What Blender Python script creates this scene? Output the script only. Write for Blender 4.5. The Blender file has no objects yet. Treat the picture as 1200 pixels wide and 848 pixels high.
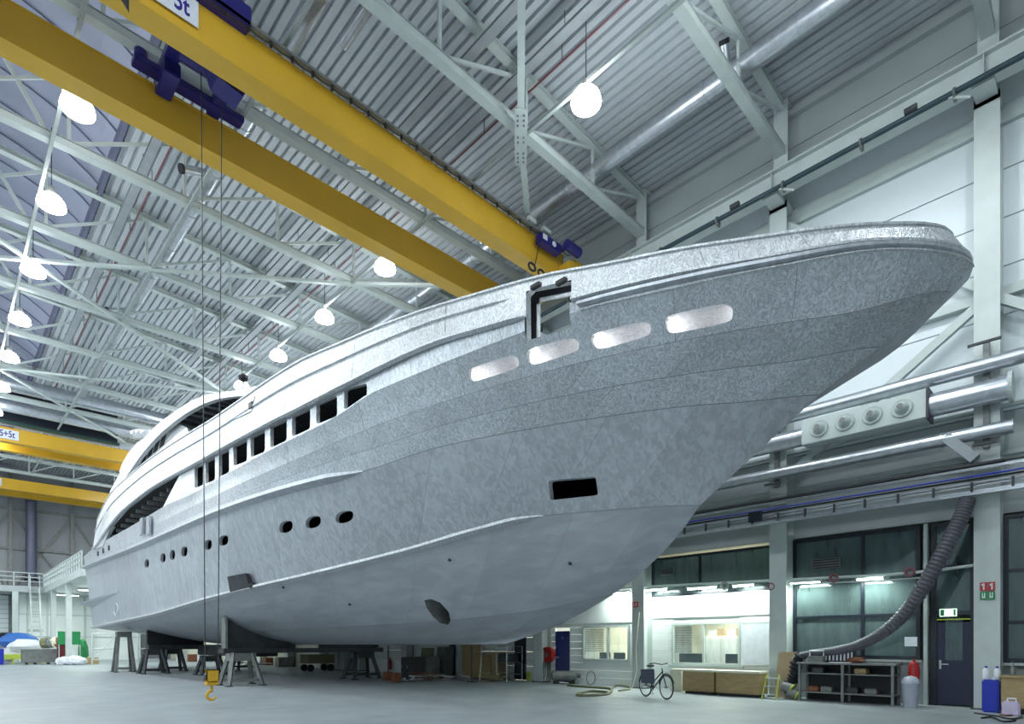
import bpy, bmesh, math, random
from mathutils import Vector, Matrix
from mathutils.geometry import delaunay_2d_cdt
random.seed(7)
sc = bpy.context.scene
col = sc.collection
PI = math.pi
# ------------------------------------------------ camera, world, exposure
F, HY, CX, CH = 695.0, 755.0, 600.0, 1.5          # focal length (px), horizon row, centre column, eye height
TH = math.radians(44.4)                            # camera heading, from +Y (hall length) towards +X (wall with offices)
SN, CS = math.sin(TH), math.cos(TH)
cam = bpy.data.cameras.new('camera'); co = bpy.data.objects.new('camera', cam); col.objects.link(co)
co.location = (0, 0, CH); co.rotation_euler = (PI/2, 0, -TH)
cam.sensor_width = 36; cam.lens = F/1200*36; cam.shift_y = (HY-424)/1200; cam.clip_end = 300; cam.clip_start = .1
sc.camera = co
sc.view_settings.view_transform = 'Standard'; sc.view_settings.look = 'None'
sc.view_settings.gamma = 1; sc.view_settings.use_curve_mapping = False
sc.view_settings.exposure = 0.12
w = bpy.data.worlds.new('World'); sc.world = w; w.use_nodes = True
w.node_tree.nodes['Background'].inputs[0].default_value = (.25, .28, .42, 1)
w.node_tree.nodes['Background'].inputs[1].default_value = .35
LAMP_W = 470.0; UP_W = 65.0
SLOT_W = 3.0
LAMP_COL = (.86, .95, 1.0)

# ------------------------------------------------ where a photo point lies on a known plane
def ray(px): t = (px-CX)/F; return SN+CS*t, CS-SN*t
def onX(px, py, X): a, b = ray(px); d = X/a; return Vector((X, b*d, CH+(HY-py)/F*d))
def onY(px, py, Y): a, b = ray(px); d = Y/b; return Vector((a*d, Y, CH+(HY-py)/F*d))
def onZ(px, py, Z): a, b = ray(px); d = (Z-CH)*F/(HY-py); return Vector((a*d, b*d, Z))
def flo(px, py): return onZ(px, py, 0)
def proj(p):
    d = SN*p[0]+CS*p[1]; r = CS*p[0]-SN*p[1]
    return CX+F*r/d, HY-F*(p[2]-CH)/d

# ------------------------------------------------ mesh builder
class MB:
    def __init__(s): s.v = []; s.f = []
    def add(s, vs, fs):
        n = len(s.v); s.v += [Vector(v) for v in vs]; s.f += [[i+n for i in f] for f in fs]; return s
    def box(s, a, b):
        x0, y0, z0 = a; x1, y1, z1 = b
        return s.add([(x0,y0,z0),(x1,y0,z0),(x1,y1,z0),(x0,y1,z0),(x0,y0,z1),(x1,y0,z1),(x1,y1,z1),(x0,y1,z1)],
                     [(0,3,2,1),(4,5,6,7),(0,1,5,4),(1,2,6,5),(2,3,7,6),(3,0,4,7)])
    def bar(s, p, q, w, h, up=(0,0,1)):
        p, q, up = Vector(p), Vector(q), Vector(up); d = (q-p).normalized()
        if abs(d.dot(up)) > .98: up = Vector((1,0,0))
        r = d.cross(up).normalized()*w/2; u = r.cross(d).normalized()*h/2
        vs = [p-r-u, p+r-u, p+r+u, p-r+u, q-r-u, q+r-u, q+r+u, q-r+u]
        return s.add(vs, [(0,1,2,3),(7,6,5,4),(0,4,5,1),(1,5,6,2),(2,6,7,3),(3,7,4,0)])
    def cyl(s, p, q, r, n=12, r2=None, cap=True):
        p, q = Vector(p), Vector(q); d = (q-p).normalized(); r2 = r if r2 is None else r2
        up = Vector((0,0,1)) if abs(d.z) < .9 else Vector((1,0,0))
        a = d.cross(up).normalized(); b = d.cross(a)
        vs = []
        for c, rr in ((p, r), (q, r2)):
            for i in range(n):
                t = 2*PI*i/n; vs.append(c+a*math.cos(t)*rr+b*math.sin(t)*rr)
        fs = [(i, (i+1) % n, n+(i+1) % n, n+i) for i in range(n)]
        if cap: fs += [tuple(range(n))[::-1], tuple(range(n, 2*n))]
        return s.add(vs, fs)
    def tube(s, pts, r, n=10, closed=False, radii=None):
        pts = [Vector(p) for p in pts]; m = len(pts); vs = []; a = None
        for k, p in enumerate(pts):
            if closed: d = pts[(k+1) % m]-pts[k-1]
            else: d = pts[min(k+1, m-1)]-pts[max(k-1, 0)]
            d.normalize()
            if a is None:
                up = Vector((0,0,1)) if abs(d.z) < .9 else Vector((1,0,0)); a = d.cross(up).normalized()
            a = (a-d*a.dot(d)).normalized(); b = d.cross(a); rr = radii[k] if radii else r
            for i in range(n):
                t = 2*PI*i/n; vs.append(p+a*math.cos(t)*rr+b*math.sin(t)*rr)
        fs = []
        for k in range(m if closed else m-1):
            k2 = (k+1) % m
            fs += [(k*n+i, k*n+(i+1) % n, k2*n+(i+1) % n, k2*n+i) for i in range(n)]
        if not closed: fs += [tuple(range(n))[::-1], tuple(range((m-1)*n, m*n))]
        return s.add(vs, fs)
    def prism(s, poly, ext):
        ext = Vector(ext); n = len(poly); vs = [Vector(p) for p in poly]; vs += [v+ext for v in vs]
        return s.add(vs, [tuple(range(n))[::-1], tuple(range(n, 2*n))]+[(i, (i+1) % n, n+(i+1) % n, n+i) for i in range(n)])
    def lathe(s, c, prof, n=16, axis='z'):
        c = Vector(c); vs = []
        for r, h in prof:
            for i in range(n):
                t = 2*PI*i/n; x, y = r*math.cos(t), r*math.sin(t)
                vs.append(c+(Vector((x,y,h)) if axis == 'z' else Vector((h,x,y)) if axis == 'x' else Vector((x,h,y))))
        m = len(prof); fs = [(k*n+i, k*n+(i+1) % n, (k+1)*n+(i+1) % n, (k+1)*n+i) for k in range(m-1) for i in range(n)]
        fs += [tuple(range(n))[::-1], tuple(range((m-1)*n, m*n))]
        return s.add(vs, fs)
    def blob(s, c, r, jit=.15, n=8, m=5, seed=1):
        rnd = random.Random(seed); c = Vector(c); vs = []
        for k in range(1, m):
            ph = PI*k/m
            for i in range(n):
                t = 2*PI*i/n; j = 1+rnd.uniform(-jit, jit)
                vs.append(c+Vector((r[0]*math.sin(ph)*math.cos(t)*j, r[1]*math.sin(ph)*math.sin(t)*j, r[2]*math.cos(ph)*j)))
        vs += [c+Vector((0,0,r[2])), c-Vector((0,0,r[2]))]; T = len(vs)-2
        fs = [(k*n+i, (k+1)*n+i, (k+1)*n+(i+1) % n, k*n+(i+1) % n) for k in range(m-2) for i in range(n)]
        fs += [(T, i, (i+1) % n) for i in range(n)]+[(T+1, (m-2)*n+(i+1) % n, (m-2)*n+i) for i in range(n)]
        return s.add(vs, fs)
    def build(s, name, mt, parent=None, smooth=False, recalc=True, bevel=0):
        L = parent.matrix_basis.translation.copy() if parent else Vector()
        pp = parent
        while pp is not None and pp.parent is not None:
            pp = pp.parent; L = L+pp.matrix_basis.translation
        me = bpy.data.meshes.new(name); me.from_pydata([tuple(v-L) for v in s.v], [], s.f)
        if recalc:
            bm = bmesh.new(); bm.from_mesh(me); bmesh.ops.recalc_face_normals(bm, faces=bm.faces)
            if bevel: bmesh.ops.bevel(bm, geom=list(bm.edges), offset=bevel, segments=2, affect='EDGES', clamp_overlap=True)
            bm.to_mesh(me); bm.free()
        if smooth:
            for p in me.polygons: p.use_smooth = True
            me.set_sharp_from_angle(angle=math.radians(38))
        me.materials.append(mt); me.update()
        o = bpy.data.objects.new(name, me); col.objects.link(o)
        if parent: o.parent = parent
        return o
def tag(o, label=None, cat=None, group=None, kind=None):
    if label: o['label'] = label
    if cat: o['category'] = cat
    if group: o['group'] = group
    if kind: o['kind'] = kind
    return o
def empty(name, loc, label=None, cat=None, group=None, kind=None):
    o = bpy.data.objects.new(name, None); col.objects.link(o); o.location = loc; o.empty_display_size = .3
    return tag(o, label, cat, group, kind)
def kids(o): return [c for c in bpy.data.objects if c.parent == o]
def copy_tree(o, loc=None, rz=None, label=None, group=None, parent=None):
    c = o.copy(); col.objects.link(c)
    if parent: c.parent = parent
    if loc is not None: c.location = loc
    if rz is not None: c.rotation_euler = (0, 0, rz)
    if label: c['label'] = label
    if group: c['group'] = group
    for ch in KID.get(o.name, None) or kids(o): copy_tree(ch, parent=c)
    return c
KID = {}
def text_mesh(s, size, loc, rot, mt, parent, name='lettering', ext=.004, sx=1.):
    cu = bpy.data.curves.new(name, 'FONT'); cu.body = s; cu.size = size; cu.extrude = ext; cu.offset = size*.018
    cu.align_x = 'CENTER'; cu.align_y = 'CENTER'
    t = bpy.data.objects.new('tmp', cu); me = bpy.data.meshes.new_from_object(t); bpy.data.objects.remove(t)
    me.materials.clear(); me.materials.append(mt)
    M = Matrix.Translation(loc) @ rot.to_4x4() @ Matrix.Diagonal((sx, 1, 1, 1)); L = parent.location if parent else Vector()
    me.transform(Matrix.Translation(-L) @ M); me.name = name
    o = bpy.data.objects.new(name, me); col.objects.link(o)
    if parent: o.parent = parent
    return o

# ------------------------------------------------ materials
def mat(name, c, rough=.5, metal=0., var=.08, scale=3., bump=0., spec=.5, streak=None, emit=None, es=1., detail=4, bscale=None, objvar=0.):
    m = bpy.data.materials.new(name); m.use_nodes = True; nt = m.node_tree; N = nt.nodes; L = nt.links
    b = N['Principled BSDF']; b.inputs['Roughness'].default_value = rough; b.inputs['Metallic'].default_value = metal
    b.inputs['Specular IOR Level'].default_value = spec
    tc = N.new('ShaderNodeTexCoord'); mp = N.new('ShaderNodeMapping'); L.new(tc.outputs['Object'], mp.inputs[0])
    if streak: mp.inputs['Scale'].default_value = streak
    nz = N.new('ShaderNodeTexNoise'); nz.inputs['Scale'].default_value = scale; nz.inputs['Detail'].default_value = detail
    L.new(mp.outputs[0], nz.inputs['Vector'])
    cr = N.new('ShaderNodeValToRGB'); L.new(nz.outputs['Fac'], cr.inputs[0])
    cr.color_ramp.elements[0].position = .3; cr.color_ramp.elements[1].position = .7
    lo = [max(0, x*(1-var)) for x in c]; hi = [min(1, x*(1+var)) for x in c]
    cr.color_ramp.elements[0].color = (*lo, 1); cr.color_ramp.elements[1].color = (*hi, 1)
    out = cr.outputs[0]
    if objvar:
        oi = N.new('ShaderNodeObjectInfo'); hs = N.new('ShaderNodeHueSaturation')
        mr = N.new('ShaderNodeMapRange'); mr.inputs[3].default_value = 1-objvar; mr.inputs[4].default_value = 1+objvar
        L.new(oi.outputs['Random'], mr.inputs[0]); L.new(mr.outputs[0], hs.inputs['Value']); L.new(out, hs.inputs['Color']); out = hs.outputs[0]
    L.new(out, b.inputs['Base Color'])
    if bump:
        bp = N.new('ShaderNodeBump'); bp.inputs['Strength'].default_value = bump; bp.inputs['Distance'].default_value = .02
        n2 = N.new('ShaderNodeTexNoise'); n2.inputs['Scale'].default_value = bscale or scale*4; n2.inputs['Detail'].default_value = 3
        L.new(mp.outputs[0], n2.inputs['Vector']); L.new(n2.outputs['Fac'], bp.inputs['Height']); L.new(bp.outputs[0], b.inputs['Normal'])
    if emit:
        b.inputs['Emission Color'].default_value = (*emit, 1); b.inputs['Emission Strength'].default_value = es
    return m
def glass_mat(name, tint, rough=.04, trans=.6):
    # reflectance rises smoothly towards grazing angles
    m = bpy.data.materials.new(name); m.use_nodes = True; nt = m.node_tree; N = nt.nodes; L = nt.links
    for n in list(N):
        if n.type == 'BSDF_PRINCIPLED': N.remove(n)
    out = [n for n in N if n.type == 'OUTPUT_MATERIAL'][0]
    tr = N.new('ShaderNodeBsdfTransparent'); tr.inputs[0].default_value = (*tint, 1)
    gl = N.new('ShaderNodeBsdfGlossy'); gl.inputs['Roughness'].default_value = rough; gl.inputs[0].default_value = (.75, .85, .85, 1)
    df = N.new('ShaderNodeBsdfDiffuse'); df.inputs[0].default_value = (.2, .28, .28, 1)
    nz = N.new('ShaderNodeTexNoise'); tc = N.new('ShaderNodeTexCoord'); mp = N.new('ShaderNodeMapping'); mp.inputs['Scale'].default_value = (1, 3, .5)
    L.new(tc.outputs['Object'], mp.inputs[0]); L.new(mp.outputs[0], nz.inputs['Vector']); nz.inputs['Scale'].default_value = 2
    mr = N.new('ShaderNodeMapRange'); mr.inputs[3].default_value = 1-trans-.15; mr.inputs[4].default_value = 1-trans+.15; L.new(nz.outputs['Fac'], mr.inputs[0])
    m1 = N.new('ShaderNodeMixShader'); L.new(mr.outputs[0], m1.inputs[0]); L.new(tr.outputs[0], m1.inputs[1]); L.new(df.outputs[0], m1.inputs[2])
    lw = N.new('ShaderNodeLayerWeight'); pw = N.new('ShaderNodeMath'); pw.operation = 'POWER'; pw.inputs[1].default_value = 3.; L.new(lw.outputs['Facing'], pw.inputs[0])
    fr = N.new('ShaderNodeMapRange'); fr.inputs[3].default_value = .05; fr.inputs[4].default_value = .6; L.new(pw.outputs[0], fr.inputs[0])
    m2 = N.new('ShaderNodeMixShader'); L.new(fr.outputs[0], m2.inputs[0]); L.new(m1.outputs[0], m2.inputs[1]); L.new(gl.outputs[0], m2.inputs[2])
    L.new(m2.outputs[0], out.inputs[0]); return m
def alu_mat(name, base, rough, metal, scribble=.6, stretch=(1, 1, .28), var=.16, fs=13, dist=1.6, pv=.06):
    """ground aluminium: short crossing grinder marks in gloss and relief, every plate its own tone"""
    m = bpy.data.materials.new(name); m.use_nodes = True; nt = m.node_tree; N = nt.nodes; L = nt.links
    b = N['Principled BSDF']; b.inputs['Metallic'].default_value = metal
    tc = N.new('ShaderNodeTexCoord'); oi = N.new('ShaderNodeObjectInfo')
    n1 = N.new('ShaderNodeTexNoise'); n1.inputs['Scale'].default_value = 1.3; n1.inputs['Detail'].default_value = 5
    L.new(tc.outputs['Object'], n1.inputs['Vector'])
    mp = N.new('ShaderNodeMapping'); mp.inputs['Scale'].default_value = stretch; L.new(tc.outputs['Object'], mp.inputs[0])
    wv = N.new('ShaderNodeTexNoise'); wv.inputs['Scale'].default_value = fs; wv.inputs['Detail'].default_value = 2.5; wv.inputs['Distortion'].default_value = dist
    L.new(mp.outputs[0], wv.inputs['Vector'])
    cr = N.new('ShaderNodeValToRGB'); cr.color_ramp.elements[0].position = .38; cr.color_ramp.elements[1].position = .64
    cr.color_ramp.elements[0].color = (*[x*(1-var) for x in base], 1); cr.color_ramp.elements[1].color = (*[min(1, x*(1+var)) for x in base], 1)
    mx = N.new('ShaderNodeMath'); mx.operation = 'ADD'; mu = N.new('ShaderNodeMath'); mu.operation = 'MULTIPLY'; mu.inputs[1].default_value = .5
    m3 = N.new('ShaderNodeMath'); m3.operation = 'MULTIPLY_ADD'; m3.inputs[1].default_value = .35; m3.inputs[2].default_value = -.175; L.new(n1.outputs['Fac'], m3.inputs[0]); m4 = N.new('ShaderNodeMath'); m4.operation = 'MULTIPLY_ADD'; m4.inputs[1].default_value = 2.; L.new(wv.outputs['Fac'], m4.inputs[0]); m4.inputs[2].default_value = 0.
    L.new(m4.outputs[0], mx.inputs[0]); L.new(m3.outputs[0], mx.inputs[1]); L.new(mx.outputs[0], mu.inputs[0]); L.new(mu.outputs[0], cr.inputs[0])
    hs = N.new('ShaderNodeHueSaturation'); mr = N.new('ShaderNodeMapRange'); mr.inputs[3].default_value = 1-pv; mr.inputs[4].default_value = 1+pv
    L.new(oi.outputs['Random'], mr.inputs[0]); L.new(mr.outputs[0], hs.inputs['Value']); L.new(cr.outputs[0], hs.inputs['Color']); L.new(hs.outputs[0], b.inputs['Base Color'])
    rr = N.new('ShaderNodeMapRange'); rr.inputs[3].default_value = rough-.1; rr.inputs[4].default_value = rough+.12; L.new(wv.outputs['Fac'], rr.inputs[0]); L.new(rr.outputs[0], b.inputs['Roughness'])
    bp = N.new('ShaderNodeBump'); bp.inputs['Strength'].default_value = scribble; bp.inputs['Distance'].default_value = .012
    L.new(wv.outputs['Fac'], bp.inputs['Height']); L.new(bp.outputs[0], b.inputs['Normal'])
    return m
M = dict(
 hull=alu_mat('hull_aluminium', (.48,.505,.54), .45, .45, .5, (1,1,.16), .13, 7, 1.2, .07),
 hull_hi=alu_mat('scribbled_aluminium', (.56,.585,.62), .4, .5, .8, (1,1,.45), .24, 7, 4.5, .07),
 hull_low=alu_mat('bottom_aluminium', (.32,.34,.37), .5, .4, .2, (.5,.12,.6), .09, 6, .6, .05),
 bright=alu_mat('polished_aluminium', (.6,.62,.64), .4, .35, 1.0, (1,1,.4), .26, 9, 4.5, .04),
 pocket=alu_mat('polished_pocket', (.9,.91,.92), .35, .35, .2),
 seam=mat('weld_bead', (.24,.255,.27), .5, .3, .1, 9),
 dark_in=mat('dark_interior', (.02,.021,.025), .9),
 concrete=None,
 ribs=mat('roof_sheet', (.52,.56,.59), .6, .0, .04, 1.5),
 skylight=mat('skylight_panel', (.30,.32,.42), .4, 0, .08, .8),
 skyrib=mat('skylight_bar', (.12,.13,.2), .6),
 white=mat('white_paint', (.52,.58,.56), .45, 0, .05, 2),
 tray=mat('tray_zinc', (.33,.36,.38), .6, .1),
 tie=mat('tie_paint', (.34,.38,.37), .6),
 steel=mat('painted_steel', (.55,.60,.58), .45, .1, .06, 2),
 panel=mat('wall_panel_paint', (.72,.78,.80), .38, 0, .03, .7, objvar=.03),
 panel_g=mat('grey_wall_paint', (.40,.44,.44), .55, 0, .05, .7),
 greywall=mat('dark_grey_wall', (.26,.28,.30), .6, 0, .06, .7),
 duct=mat('galvanised_duct', (.55,.58,.62), .3, .85, .12, 6),
 yellow=mat('crane_yellow', (.72,.42,.035), .32, 0, .07, .6),
 blue=mat('hoist_blue', (.02,.018,.16), .35),
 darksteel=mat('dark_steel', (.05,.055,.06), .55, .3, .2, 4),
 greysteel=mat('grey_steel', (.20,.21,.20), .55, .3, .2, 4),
 black=mat('black_rubber', (.012,.012,.014), .55),
 frame=mat('window_frame_dark', (.008,.013,.022), .35),
 door_b=mat('door_navy', (.008,.012,.045), .35),
 door_blue=mat('door_blue', (.006,.015,.13), .35),
 glass=glass_mat('window_glass', (.25,.34,.36), .03, .62),
 glass_c=glass_mat('clear_glass', (.85,.9,.9), .03, .97),
 plywood=mat('plywood', (.38,.27,.13), .7, 0, .18, 5, streak=(1,1,8)),
 cardboard=mat('cardboard', (.42,.31,.19), .8, 0, .1, 3),
 paper=mat('paper', (.75,.78,.84), .7, 0, .06, 6),
 plastic_w=mat('white_plastic', (.75,.76,.8), .4),
 plastic_b=mat('blue_plastic', (.01,.03,.40), .35),
 red=mat('red_paint', (.45,.015,.015), .35),
 green=mat('green_paint', (.02,.26,.08), .45),
 lime=mat('lime_paint', (.5,.62,.08), .45),
 redpipe=mat('red_pipe', (.20,.07,.08), .4),
 tealpipe=mat('teal_pipe', (.03,.06,.075), .4, .2),
 hose=mat('ribbed_hose', (.10,.10,.12), .5, .1, .15, 6),
 orange=mat('hook_yellow', (.70,.40,.02), .4),
 rust=mat('rusty_steel', (.22,.08,.04), .7, .2, .3, 6),
 olive=mat('olive_paint', (.20,.20,.10), .6),
 tarp=mat('blue_tarp', (.03,.14,.45), .6, 0, .1, 3, .5),
 tubelight=mat('tube_light', (1,1,1), .5, emit=(.9,1,.95), es=22.),
 lampglow=mat('lamp_lens', (1,1,1), .5, emit=(.92,.97,1), es=22.),
 exitglow=mat('exit_panel', (.8,1,.9), .5, emit=(.75,1,.85), es=.9),
 letter=mat('blue_lettering', (.03,.02,.25), .5),
 blackpaint=mat('black_paint', (.02,.02,.02), .5),
 office=mat('office_wall', (.80,.84,.82), .5, 0, .03, 1, objvar=.03),
 cream=mat('cream_wall', (.70,.69,.55), .6),
 screen=mat('monitor_black', (.01,.012,.015), .3),
)
def floor_mat():
    m = mat('concrete_floor', (.34,.375,.39), .3, 0, .13, 1.1, .08, spec=.5, detail=9, bscale=9)
    nt = m.node_tree; N = nt.nodes; L = nt.links; b = N['Principled BSDF']
    nz = N.new('ShaderNodeTexNoise'); nz.inputs['Scale'].default_value = .5; nz.inputs['Detail'].default_value = 8
    mr = N.new('ShaderNodeMapRange'); mr.inputs[3].default_value = .28; mr.inputs[4].default_value = .62
    tc = N.new('ShaderNodeTexCoord'); L.new(tc.outputs['Object'], nz.inputs['Vector'])
    L.new(nz.outputs['Fac'], mr.inputs[0]); L.new(mr.outputs[0], b.inputs['Roughness']); return m
M['concrete'] = floor_mat()
R2 = lambda a: math.radians(a)
# ================================================= THE SETTING
WX = 17.9; Y0, Y1 = -14.0, 70.0
BAY = [2.1+4.7*k for k in range(-3, 15)]
def zr(x): return 17.15+.05*(17.4-abs(x))
fl = MB().box((-WX-.4, Y0-.4, -.3), (WX+3.2, Y1+12, 0)).build('floor', M['concrete']); tag(fl, kind='structure')
# corrugated roof, skylight vault in the middle
for side in (1, -1):
    m = MB(); x = 4.35; prof = []
    while x < WX:
        for dx, dz in ((0, 0), (.17, 0), (.182, .11), (.253, .11)): prof.append((x+dx, zr(x+dx)+dz))
        x += .265
    prof.append((WX+.2, zr(WX)))
    n = len(prof); ys = [Y0-.2]+BAY[1:]+[Y1+.2]
    vs = [(side*a, y, b) for y in ys for a, b in prof]
    fs = [(k*n+i, k*n+i+1, (k+1)*n+i+1, (k+1)*n+i) for k in range(len(ys)-1) for i in range(n-1)]
    m.add(vs, fs); c = m.build('ceiling', M['ribs'], recalc=False); tag(c, kind='structure')
sky = MB(); seg = 14; pr = []
for i in range(seg+1):
    a = PI*(.5+.5*(1-2*i/seg)*.62); pr.append((4.45*math.cos(a)/math.cos(PI*(.5-.31)), 0, 17.75+3.6*(math.sin(a)-math.sin(PI*.19))))
sky.add([(p[0], y, p[2]) for y in (Y0, Y1) for p in pr], [(i, i+1, seg+2+i, seg+1+i) for i in range(seg)])
so = sky.build('ceiling', M['skylight'], recalc=False); tag(so, kind='structure')
for k in range(56):
    y = Y0+1.5*k+.4
    MB().tube([(p[0], y, p[2]-.04) for p in pr], .022, 5).build('glazing_bar', M['skyrib'], so)
for s in (1, -1):
    MB().box((s*4.3-.06, Y0, 17.55), (s*4.3+.06, Y1, 18.0)).build('vault_curb', M['skyrib'], so)
# end and left walls
wf = MB().box((-WX, Y1, -.1), (WX+3, Y1+.3, 19.5)).build('wall_far', M['greywall']); tag(wf, kind='structure')
for x in (-13, -8.5, -4, .6, 5.1, 9.6, 14.1):
    MB().box((x-.14, Y1-.25, 0), (x+.14, Y1, 17.4)).build('wall_post', M['greysteel'], wf)
for x in (-4, .6, 5.1, 9.6):
    for a, b in ((6.4, 13.6), (13.6, 6.4)):
        MB().bar((x, Y1-.15, a), (x+4.5, Y1-.15, b), .12, .16).build('cross_brace', M['greysteel'], wf)
for z in (6.3, 10.2, 13.8):
    MB().box((-WX, Y1-.2, z-.1), (WX, Y1-.02, z+.1)).build('wall_rail', M['greysteel'], wf)
for i, z in enumerate([.1+1.15*j for j in range(5)]):
    MB().box((-1.5, Y1-.1, z+2.0), (4.45, Y1-.01, z+3.08)).build('wall_plank', M['panel_g'], wf)
MB().box((-WX-.3, Y0, -.1), (-WX, Y1, 19.5)).build('wall_left', M['panel']); tag(bpy.data.objects['wall_left'], kind='structure')
MB().box((-WX, Y0-.3, -.1), (WX+.5, Y0, 19.5)).build('wall_back', M['panel']); tag(bpy.data.objects['wall_back'], kind='structure')
# ---- office-side wall with panels
wr = empty('wall_right', (WX, 0, 0), kind='structure')
MB().box((WX+.12, Y0, 4.6), (WX+.3, Y1, 19)).build('wall_core', M['panel_g'], wr)
MB().box((WX-.02, Y0, 4.56), (WX+.12, Y1, 5.78)).build('lintel_band', M['panel_g'], wr)
rows = [5.8+1.13*k for k in range(8)]
pm = {}
for k in range(len(BAY)-1):
    for r, z in enumerate(rows):
        if k*len(rows)+r > 300: break
        key = 'grey' if r < 1 and k >= 4 else 'p'
        MB().box((WX-.03, BAY[k]+.006, z+.012), (WX+.1, BAY[k+1]-.006, z+1.118)).build('wall_panel', M['panel_g'] if r < 1 else M['panel'], wr, bevel=.006)
for a, b in ((14.84, 15.9), (15.92, 17.4)):
    for k in range(len(BAY)-1):
        MB().box((WX-.03, BAY[k]+.006, a), (WX+.1, BAY[k+1]-.006, b)).build('eaves_panel', M['panel_g'], wr)
for i, (z, h, d) in enumerate(((15.25, .16, .14), (15.05, .08, .22), (16.85, .2, .16), (13.8, .42, .12), (9.66, .22, .2), (5.95, .1, .1), (7.05, .08, .08))):
    tag(MB().box((WX-.03-d, Y0, z-h/2), (WX-.03, Y1, z+h/2)).build('trim_%d' % (i+1), M['white'] if i != 2 else M['panel_g']), kind='structure')
# ---- columns
colname = {1: 'nearest the right edge, behind the yellow-lettered drums', 2: 'left of the long dark window by the wooden crates', 3: 'beside the window of the blue-door office'}
for k, y in enumerate(BAY):
    if y > 66: continue
    n = k-3
    lab = {0: 'pale green steel wall column carrying the fire signs right of the navy door',
           1: 'pale green steel wall column between crates and metal workbench',
           2: 'pale green steel wall column behind the bicycle with one red sign'}.get(n, 'pale green steel wall column mostly hidden behind the yacht hull' if n > 2 else 'pale green steel wall column outside the right edge')
    r = empty('steel_column', (17.55, y, 0), lab, 'column', 'steel wall columns')
    m = MB(); m.box((17.3, y-.24, 0), (17.335, y+.24, 14.1)); m.box((17.335, y-.02, 0), (17.84, y+.02, 14.1)); m.box((17.84, y-.24, 0), (17.87, y+.24, 14.1))
    m.box((17.3, y-.24, 13.9), (17.84, y+.24, 14.1)); m.build('shaft', M['steel'], r)
    m = MB(); m.box((17.5, y-.2, 14.1), (17.53, y+.2, 17.1)); m.box((17.53, y-.015, 14.1), (17.85, y+.015, 17.1)); m.box((17.45, y-.22, 17.0), (17.85, y+.22, 17.1)); m.build('upper_shaft', M['steel'], r)
    MB().box((16.75, y-.2, 14.0), (17.45, y+.2, 14.1)).build('rail_bracket', M['steel'], r)
    MB().box((17.27, y-.3, 0), (17.87, y+.3, .03)).build('base_plate', M['darksteel'], r)
# ---- wall bracing
for ya, za, yb, zb, lab in ((6.8, 13.6, 2.1, 9.7, 'white diagonal wall brace rising behind the bow top'), (2.1, 9.6, -2.6, 5.9, 'white diagonal wall brace descending to the right photo edge'), (11.5, 9.6, 6.8, 13.5, 'white diagonal wall brace hidden behind the bow'), (7.0, 6.0, 2.3, 9.4, 'white diagonal wall brace behind the stem of the bow')):
    tag(MB().bar((17.5, ya, za), (17.5, yb, zb), .14, .2).build('wall_brace', M['white']), lab, 'brace')
# ---- crane runway on the office side
r = empty('crane_runway', (16.95, 0, 14.1), 'long pale steel crane runway beam along the top of the wall columns', 'beam')
m = MB(); m.box((16.8, Y0, 14.1), (17.1, Y1, 14.14)); m.box((16.94, Y0, 14.14), (16.97, Y1, 14.72)); m.box((16.8, Y0, 14.72), (17.1, Y1, 14.76)); m.build('girder', M['steel'], r)
MB().box((16.92, Y0, 14.76), (16.99, Y1, 14.84)).build('rail', M['darksteel'], r)
for k in range(len(BAY)-2):
    MB().box((16.82, BAY[k]-.01, 14.14), (17.08, BAY[k]+.01, 14.72)).build('stiffener', M['steel'], r)
r = empty('power_rail', (16.66, 0, 14.08), 'dark teal round pipe hung along the crane runway', 'pipe')
MB().cyl((16.62, Y0, 14.05), (16.62, Y1, 14.05), .065, 12).build('pipe_run', M['tealpipe'], r, smooth=True)
for k in range(16):
    y = -1.2+1.9*k
    m = MB(); m.box((16.6, y-.03, 13.92), (16.78, y+.03, 14.16)); m.cyl((16.62, y-.02, 14.05), (16.62, y+.02, 14.05), .1, 10); m.build('clamp', M['greysteel'], r)
    if k % 2 == 0: MB().bar((16.62, y+.1, 14.0), (16.62, y-.3, 13.75), .03, .05).build('hanger_arm', M['steel'], r)
for y in (3.3, 7.6): MB().cyl((16.56, y, 14.15), (16.56, y+.25, 14.15), .08, 12).build('junction_box', M['darksteel'], r)
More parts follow.
